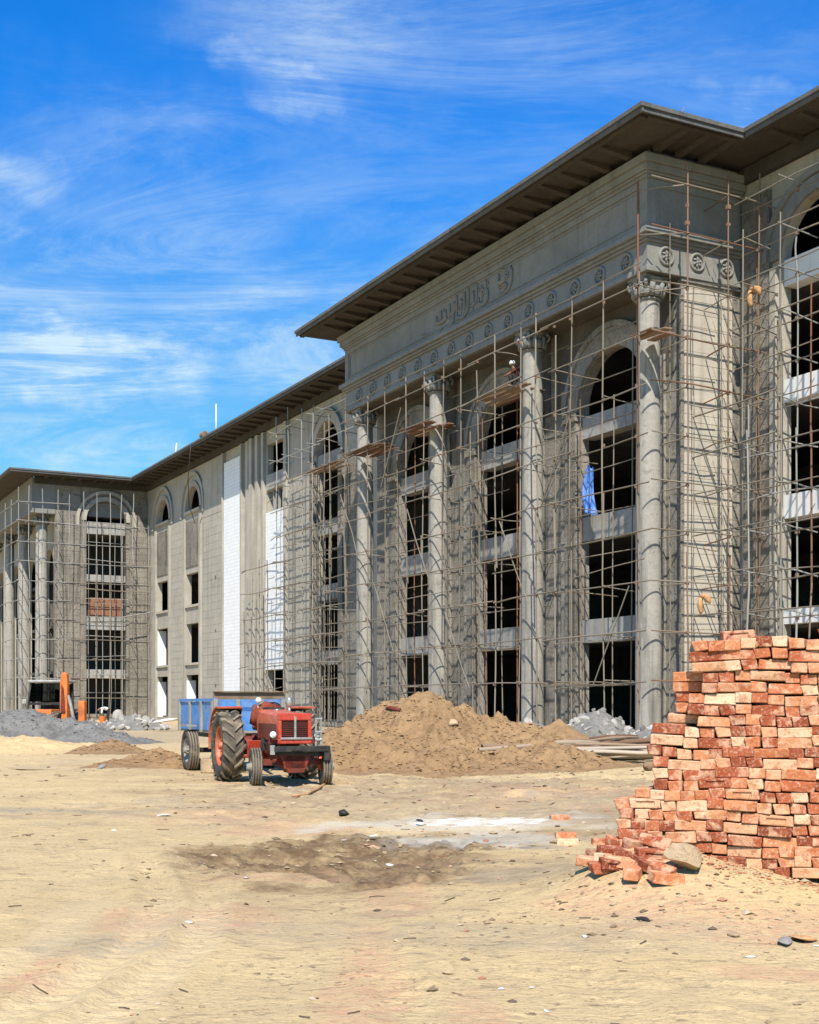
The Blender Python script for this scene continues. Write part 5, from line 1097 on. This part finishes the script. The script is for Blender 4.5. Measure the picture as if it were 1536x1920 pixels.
# ------------------------------------------------------------------ roof things
def roof_rod(label, u, v, h, r, mat, lean=0, cat='rod'):
    b = MB(); b.tube([(0, 0, -.1), (lean * .4, 0, h * .5), (lean, 0, h)], [r, r * .9, r * .6], 8); b.lathe([(r * 3, -.05), (r * 3, .05), (r, .09)], 8); o = b.build('roof_rod', mat, None, True); o.location = bw(u, v, 24.24); return tag(o, label, cat)
M['whitepipe'] = plain('white_plastic_pipe', (.80, .82, .82), .5, 0, .1, .4, (.6, .58, .55), .2)
roof_rod('tall thin white pipe rising from the roof above the tiled strip', 62.8, 3.6, 2.75, .07, M['whitepipe'], 0, 'pipe')
roof_rod('short white pipe on the roof above the far round windows', 73.6, 3.4, 1.35, .085, M['whitepipe'], .15, 'pipe')
roof_rod('dark leaning reinforcing bar on the pavilion roof corner', -1.6, .2, .75, .03, M['rust'], .28, 'bar'); roof_rod('short dark upright bar on the roof at the right edge', -3.9, 3.2, .45, .03, M['rust'], 0, 'bar')
wb = empty('roof_winch', bw(66.3, 3.6, 24.23), BROT, 'small rusty winch frame on the roof edge beside the white pipe', 'winch')
mkpart('frame', M['rust'], wb, lambda b: (b.tube([(-.7, 0, 0), (-.7, 0, .9)], .07, 6), b.tube([(.7, 0, 0), (.6, 0, .95)], .07, 6), b.tube([(-.75, 0, .85), (.7, 0, .9)], .07, 6), b.tube([(-.7, 0, .1), (.6, .6, .9)], .05, 6)))
mkpart('drum', M['board'], wb, lambda b: b.lathe([(.1, -.4), (.3, -.38), (.22, -.3), (.22, .3), (.3, .38), (.1, .4)], 14, 'X', (.2, 0, .75)))
rope = MB(); rope.tube([bw(66.2, 2.5, 24.1), bw(67.2, 2.55, 21.4), bw(68.9, 3.2, 19.2), bw(70.2, 4.2, 17.8)], .035, 6); tag(rope.build('hoist_rope', M['black'], None, True), 'thin dark hoist rope hanging slack from the roof winch', 'rope')

# ------------------------------------------------------------------ cloths
def cloth(name, mat, label, cat, P0, wid, hgt, fn, nx=14, ny=22, th=.012):
    b = MB(); vs_ = []
    for s in (0, 1):
        for j in range(ny + 1):
            for i in range(nx + 1): vs_.append(fn(i / nx, j / ny, s * th))
    w = nx + 1; off = w * (ny + 1); fs = []
    for j in range(ny):
        for i in range(nx): q = j * w + i; fs += [(q, q + 1, q + w + 1, q + w), (off + q, off + q + w, off + q + w + 1, off + q + 1)]
    for i in range(nx): fs += [(i, off + i, off + i + 1, i + 1), (ny * w + i, ny * w + i + 1, off + ny * w + i + 1, off + ny * w + i)]
    for j in range(ny): fs += [(j * w, (j + 1) * w, off + (j + 1) * w, off + j * w), (j * w + nx, off + j * w + nx, off + (j + 1) * w + nx, (j + 1) * w + nx)]
    b.add(vs_, fs); o = b.build(name, mat, None, True); o.location = P0; return tag(o, label, cat)
kb = NT('blue_tarpaulin', .55, .35); kb.color(kb.mix(kb.rng(kb.noise(3, 5, .6, .3, sc=(3, 3, .5)), .4, .65), (.07, .20, .62), (.20, .36, .72))); M['tarp'] = kb.m
def tarp_fn(s, t, th):
    w = .42 + .62 * t ** .6 + .10 * math.sin(t * 5); x_ = (s - .5) * w - .12 * math.sin(t * 2.6); d = .10 * math.sin(s * 13 + t * 4) * (.3 + t) + th; v = Vector((-.4637 * -x_ + .886 * -d, .886 * -x_ + .4635 * -d, -2.15 * t)); return v + Vector((0, 0, .1 * math.sin(s * 6)))
cloth('tarpaulin', M['tarp'], 'crumpled blue tarpaulin hanging inside the nearest bay', 'tarpaulin', bw(6.0, 1.5, 12.25), 0, 0, tarp_fn)
M['rag'] = plain('sun_bleached_orange_rag', (.62, .36, .17), .95, 0, .35, .1, (.30, .10, .05), .6, 5)
def rag(label, P0, k_, mat):
    b = MB(); b.tube([(-.28 * k_, 0, .06 * k_), (-.12 * k_, .03, .13 * k_), (.06 * k_, 0, .10 * k_), (.2 * k_, -.04, .02), (.27 * k_, 0, -.16 * k_)], [.05 * k_, .12 * k_, .10 * k_, .13 * k_, .04 * k_], 9); b.tube([(-.16 * k_, -.06, .08 * k_), (-.2 * k_, -.07, -.18 * k_), (-.15 * k_, -.05, -.42 * k_), (-.18 * k_, -.05, -.52 * k_)], [.07 * k_, .11 * k_, .09 * k_, .02], 8)
    o = b.build('rag', mat, None, True); o.location = P0; o.rotation_euler = (0, 0, BROT); return tag(o, label, 'rag')
rag('orange rag tied round the scaffold joint near the right edge', bw(-2.1, 3.75, 18.15), 1.15, M['rag']); rag('yellowish cloth bundle tied on the corner pier scaffold low down', bw(-1.55, 1.65, 5.75), 1.1, M['rag'])
M['sackw'] = plain('white_woven_sack', (.78, .75, .68), .9, 0, .15, .1, (.5, .42, .3), .4, 4)
def lump(name, label, cat, px_, py_, sc_, mat, seed, group=None, D=None, lift=.0, flat=.6, zb=None):
    if D: gx, gy = (px_ - 768) / 2423 * D, D; zz = EYE - (py_ - 1320) / 2423 * D
    else:
        gx, gy = gnd(px_, py_)
        for _ in range(5): gx, gy = gnd(px_, py_, gz1(gx, gy))
        zz = gz1(gx, gy)
    o = put(name, rock_mesh(seed, mat, flat, 2)); o.location = (gx, gy, zz + lift); o.scale = sc_; o.rotation_euler = (rj(.2), rj(.2), random.uniform(0, 6))
    for pl in o.data.polygons: pl.use_smooth = True
    return tag(o, label, cat, group)
lump('plastic_bag', 'crumpled black bag lying left of the white lime patch', 'bag', 645, 1532, (.17, .12, .12), M['black'], 51, lift=.05)
bpy.context.view_layer.update()
def on_mound(px_, py_):
    d = Vector(((px_ - 768) / 2423, 1, (1320 - py_) / 2423)); o0 = mound.matrix_world.inverted() @ Vector((0, 0, EYE)); ok, p_, n_, _ = mound.ray_cast(o0, d.normalized())
    return (mound.matrix_world @ p_).y if ok else 33.0
lump('sack', 'pale sack half buried on the face of the earth heap', 'sack', 846, 1356, (.38, .26, .2), M['sandstone'], 52, D=on_mound(846, 1356) + .12); lump('dark_rag', 'dark brown rag half buried near the top of the earth heap', 'rag', 738, 1329, (.34, .2, .16), M['oxide'], 53, D=on_mound(738, 1329) + .08)
lump('sack', 'white sack bundle behind the tractor bonnet', 'sack', 555, 1328, (.30, .22, .2), M['sackw'], 55, D=60); lump('sack', 'white sheet heap before the far left corner', 'sack', 308, 1351, (1.5, .7, .25), M['sackw'], 56, D=78); lump('stone', 'flat angular stone lying alone in the right foreground', 'stone', 1378, 1725, (.055, .035, .035), M['sandstone'], 57, lift=.012)
lump('grey_block', 'grey cement block pile behind the bending worker', 'block pile', 224, 1345, (.75, .6, .95), M['stone'], 58, D=86, lift=-.3, flat=.9); lump('stone', 'dark stone lying beside a small one on the sand at left', 'stone', 190, 1442, (.17, .12, .12), M['stone'], 59, lift=.04); lump('stone', 'pale round stone with dark shadow on the sand at left', 'stone', 205, 1438, (.22, .16, .14), M['sandstone'], 60, lift=.05)
lump('plank_scrap', 'pale splintered board scraps lying at the left edge', 'board', 40, 1444, (.55, .12, .05), M['sandstone'], 61, lift=.03); lump('dark_scrap', 'grey blue plastic strip lying at the right edge below the stack', 'scrap', 1475, 1680, (.18, .07, .03), M['greyst'], 62, lift=.02); lump('stone', 'flat brown slab in the dirt below the brick stack', 'stone', 1500, 1678, (.15, .1, .035), M['rag'], 63, lift=.02)
lump('dark_scrap', 'tangled dark twig clump in the right foreground', 'scrap', 1208, 1660, (.09, .05, .025), M['black'], 64, lift=.01); lump('dark_scrap', 'slim dark strip lying on the white lime patch', 'scrap', 785, 1548, (.16, .035, .03), M['black'], 65, lift=.07)
for i, (px_, py_) in enumerate(((305, 1531), (213, 1558), (595, 1626), (737, 1626), (462, 1647), (355, 1730), (940, 1856), (998, 1853), (1024, 1897), (1096, 1757), (1408, 1704), (645, 1577), (700, 1575), (1532, 1775), (545, 1476), (1160, 1610))):
    big__ = 1.8 if i in (0, 2, 3, 14) else 1; s_ = .0011 * max(6, 3877 / (py_ - 1320)) * 2.6 * big__
    lump('litter_scrap', 'small white plastic scrap littering the sand', 'litter', px_, py_, (s_ * 1.5, s_ * .7, s_ * .45), M['sackw'], 70 + i % 5, 'white scraps littering the sand', lift=.006)
b = MB(); P_ = []
for px_, py_ in ((548, 1497), (575, 1492), (598, 1484), (611, 1472), (614, 1462)): q = gnd(px_, py_); P_.append((q[0], q[1], gz1(*q) + .03))
b.tube(P_, .022, 6); tag(b.build('hose', M['rag'], None, True), 'thin reddish hose curving over the ground in front of the tractor', 'hose')
bk = empty('concrete_ring', (-4.72, 30.6, gz1(-4.72, 30.6)), 0, 'dusty white concrete ring standing under the trailer', 'concrete ring'); mkpart('ring_wall', M['sandstone'], bk, lambda b: b.lathe([(.2, 0), (.23, .02), (.23, .34), (.19, .34), (.19, .05)], 20, close=False), sharp=40)
ob = empty('bucket', (-20.05, 84.4, 0), 0, 'orange bucket standing below the bending worker', 'bucket'); mkpart('bucket_shell', M['orange'], ob, lambda b: b.lathe([(.17, .0), (.24, .52), (.22, .52), (.16, .04)], 16), sharp=40); mkpart('handle', M['black'], ob, lambda b: b.tube([(.23 * math.cos(a), 0, .5 + .16 * math.sin(a)) for a in [i * math.pi / 8 for i in range(9)]], .012, 5, False)); ob.location.z = gz1(-20.05, 84.4) + .3

# ------------------------------------------------------------------ people
def person(name, label, loc, rz, J, headc, face, mats, hands):
    """J: joints of one continuous skinned body; mats: shirt, trousers, skin, hair/cap"""
    V_ = []; E_ = []; Rd = []; Z_ = []
    def a(p, r, zone, par=None):
        V_.append(p); Rd.append(r); Z_.append(zone)
        if par is not None: E_.append((par, len(V_) - 1))
        return len(V_) - 1
    pel = a(J['pelvis'], .15, 1); sp = a(J['spine'], .14, 0, pel); ch = a(J['chest'], .165, 0, sp); nk = a(J['neck'], .065, 2, ch); hd = a(headc, .10, 2, nk); tp = a(tuple(Vector(headc) + Vector(J['up']) * .11), .085, 3, hd)
    for s in ('L', 'R'):
        h = a(J['hip' + s], .105, 1, pel); kn = a(J['knee' + s], .075, 1, h); an = a(J['ankle' + s], .05, 1, kn); a(J['toe' + s], .045, 3, an)
        sh = a(J['sh' + s], .075, 0, ch); el = a(J['el' + s], .052, 0, sh); wr = a(J['wr' + s], .036, 2, el)
        d = (Vector(J['wr' + s]) - Vector(J['el' + s])).normalized(); o_ = d.orthogonal().normalized(); pal = a(tuple(Vector(J['wr' + s]) + d * .07), .038, 2, wr)
        for f, ln in ((-1.5, .07), (-.5, .085), (.5, .08), (1.5, .06)):
            m1 = Vector(V_[pal]) + d * .03 + o_ * f * .02; k1 = a(tuple(m1), .010, 2, pal); a(tuple(m1 + d * ln * .8 + d.cross(o_) * .03), .008, 2, k1)
        m1 = Vector(V_[wr]) + d * .03 + o_ * .05; k1 = a(tuple(m1), .011, 2, wr); a(tuple(m1 + d * .045 + o_ * .01), .009, 2, k1)
    me = bpy.data.meshes.new(name); me.from_pydata(V_, E_, []); o = put('tmp_' + name, me)
    sk = o.modifiers.new('skin', 'SKIN'); sub = o.modifiers.new('sub', 'SUBSURF'); sub.levels = 2; sub.render_levels = 2
    for i, sv in enumerate(me.skin_vertices[0].data): sv.radius = (Rd[i], Rd[i]); sv.use_root = i == 0
    dg = bpy.context.evaluated_depsgraph_get(); nm = bpy.data.meshes.new_from_object(o.evaluated_get(dg)); bpy.data.objects.remove(o)
    nm.materials.clear()
    for m in mats: nm.materials.append(m)
    for p in nm.polygons:
        c = p.center; best = min(range(len(E_)), key=lambda e: min((c - (Vector(V_[E_[e][0]]) * (1 - t) + Vector(V_[E_[e][1]]) * t)).length - .5 * (Rd[E_[e][0]] * (1 - t) + Rd[E_[e][1]] * t) for t in (0, .25, .5, .75, 1))); p.material_index = Z_[E_[best][1]]; p.use_smooth = True
    r = put(name, nm); r.location = loc; r.rotation_euler = (0, 0, rz); tag(r, label, 'person')
    f = Vector(face); u_ = Vector(J['up']); sd = f.cross(u_).normalized(); hc = Vector(headc)
    mkpart('nose', mats[2], r, lambda b: b.tube([hc + f * .09 + u_ * .03, hc + f * .125 - u_ * .005, hc + f * .10 - u_ * .02], [.008, .016, .01], 6), smooth=True)
    for s in (-1, 1):
        mkpart('ear', mats[2], r, lambda b: b.tube([hc + sd * s * .092 + u_ * .03, hc + sd * s * .108, hc + sd * s * .092 - u_ * .03], [.012, .02, .01], 6), smooth=True); mkpart('eye', M['black'], r, lambda b: b.lathe([(0, -.011), (.011, 0), (0, .011)], 8, 'Z', tuple(hc + f * .092 + sd * s * .035 + u_ * .03)), smooth=True)
    return r
skin = plain('brown_skin', (.23, .12, .07), .6, 0, .15, .3, (.2, .11, .07), .2); wshirt = plain('white_cotton', (.80, .79, .76), .9, 0, .1, .1, (.6, .55, .48), .3); dtr = plain('dark_trousers', (.035, .035, .04), .9, 0, .3, .1, (.1, .08, .06), .4); dshirt = plain('dark_maroon_shirt', (.12, .035, .025), .9, 0, .4, .1, (.08, .06, .05), .4)
bendJ = dict(pelvis=(0, 0, .92), spine=(.16, 0, 1.02), chest=(.40, 0, 1.02), neck=(.56, 0, .98), up=(.72, 0, -.69), hipL=(0, .1, .86), hipR=(0, -.1, .86), kneeL=(.06, .12, .47), kneeR=(.04, -.12, .47), ankleL=(-.02, .13, .07), ankleR=(-.05, -.13, .07), toeL=(.16, .14, .03), toeR=(.13, -.14, .03), shL=(.44, .19, 1.0), shR=(.44, -.19, 1.0), elL=(.48, .2, .72), elR=(.50, -.18, .72), wrL=(.54, .12, .50), wrR=(.56, -.1, .50))
px0 = (-19.95, 85.6); person('person', 'worker in white shirt and dark trousers bending over near the left wing', (px0[0], px0[1], gz1(*px0) + .3), R(-155), bendJ, (.66, 0, .88), (.69, 0, -.72), [wshirt, dtr, skin, dtr], None)
squatJ = dict(pelvis=(0, 0, .24), spine=(.05, 0, .42), chest=(.14, 0, .66), neck=(.2, 0, .86), up=(.1, 0, 1), hipL=(.03, .12, .24), hipR=(.03, -.12, .24), kneeL=(.34, .2, .50), kneeR=(.34, -.2, .50), ankleL=(.14, .18, .08), ankleR=(.14, -.18, .08), toeL=(.30, .2, .03), toeR=(.30, -.2, .03), shL=(.15, .19, .70), shR=(.15, -.19, .70), elL=(.36, .22, .58), elR=(.36, -.22, .58), wrL=(.52, .1, .46), wrR=(.52, -.1, .46))
wk = person('person', 'worker with white cap squatting on the scaffold platform below the frieze', bw(9.05, -.45, 16.32), R(-160), squatJ, (.24, 0, 1.0), (1, 0, 0), [dshirt, dtr, skin, dtr], None)
mkpart('cap', wshirt, wk, lambda b: b.lathe([(.135, .98), (.14, 1.03), (.125, 1.10), (.08, 1.15), (0, 1.165)], 16, 'Z', (.24, 0, 0)), smooth=True)

# ------------------------------------------------------------------ ground litter nobody could count
k = NT('mixed_pebbles', .95, .12); k.color(k.ramp(k.island(), [(0, (.12, .09, .06)), (.3, (.27, .19, .11)), (.65, (.40, .29, .165)), (.9, (.46, .36, .24)), (1, (.36, .14, .075))])); M['pebble'] = k.m
rs = random.Random(77); pts_ = []
dens = _P
while len(pts_) < 2300:
    D = 5 * (12.0) ** (rs.random() ** .8); x_ = rs.uniform(-1, 1) * (.36 * D + .6)
    if float(fbm(np.array([x_ * .8 + 9]), np.array([D * .8]), 3)[0]) + rs.uniform(-.12, .12) > .08: pts_.append((x_, D))
for cx, cy, sx, sy, n in ((-.7, 13.8, 1.4, 1.0, 500), (1.8, 9.9, .9, .7, 420), (2.6, 9.0, .9, .5, 260), (.5, 21, 3, 2.5, 500), (-1, 26, 2.5, 2, 260), (3.2, 30, 3, 3, 420), (1.5, 15.6, 1.5, .8, 260)):
    for i in range(n): pts_.append((rs.gauss(cx, sx), rs.gauss(cy, sy)))
zz = gz(np.array([p[0] for p in pts_]), np.array([p[1] for p in pts_])); b = MB()
for (x_, y_), z_ in zip(pts_, zz):
    s = (.003 + .010 * rs.random() ** 4 * 2.0) * (1 + y_ / 16) * (1.8 if rs.random() < .05 else 1); b.add(*small_rock(rs, (x_, y_, z_ + s * .1), s))
crumbs = MB()
for i in range(520):
    t_ = rs.uniform(-1.15, .75); q_ = SP + Vector((.917 * t_, -.40 * t_, 0)) + Vector((-.40, -.917, 0)) * abs(rs.gauss(.02, .16)); s_ = rs.uniform(.004, .018) * (2 if rs.random() < .08 else 1); crumbs.add(*small_rock(rs, (q_.x, q_.y, gz1(q_.x, q_.y) + s_ * .2), s_))
tag(crumbs.build('brick_crumbs', M['brick']), 'brick crumbs and broken bits along the foot of the stack', 'brick crumbs', kind='stuff')
tag(b.build('pebbles', M['pebble']), 'small stones and clods strewn over the sand', 'pebbles', kind='stuff')
b = MB()
for i in range(150):
    D = 6 * (7.0) ** (rs.random() ** .9); x_ = rs.uniform(-1, 1) * .34 * D; a = rs.gauss(.1, .5); ln = rs.uniform(.02, .09) * (1 + D / 22); P_ = []
    for t in (-.5, 0, .5): xx, yy = x_ + math.cos(a) * ln * t, D + math.sin(a) * ln * t + rs.uniform(-.1, .1) * ln; P_.append((xx, yy, gz1(xx, yy) + .006))
    b.tube(P_, .0025 + D * .00022, 4)
tag(b.build('twigs', plain('dry_twigs', (.11, .075, .045), .9, 0, .4), None), 'dry twigs and straw strewn over the sand', 'twigs', kind='stuff')
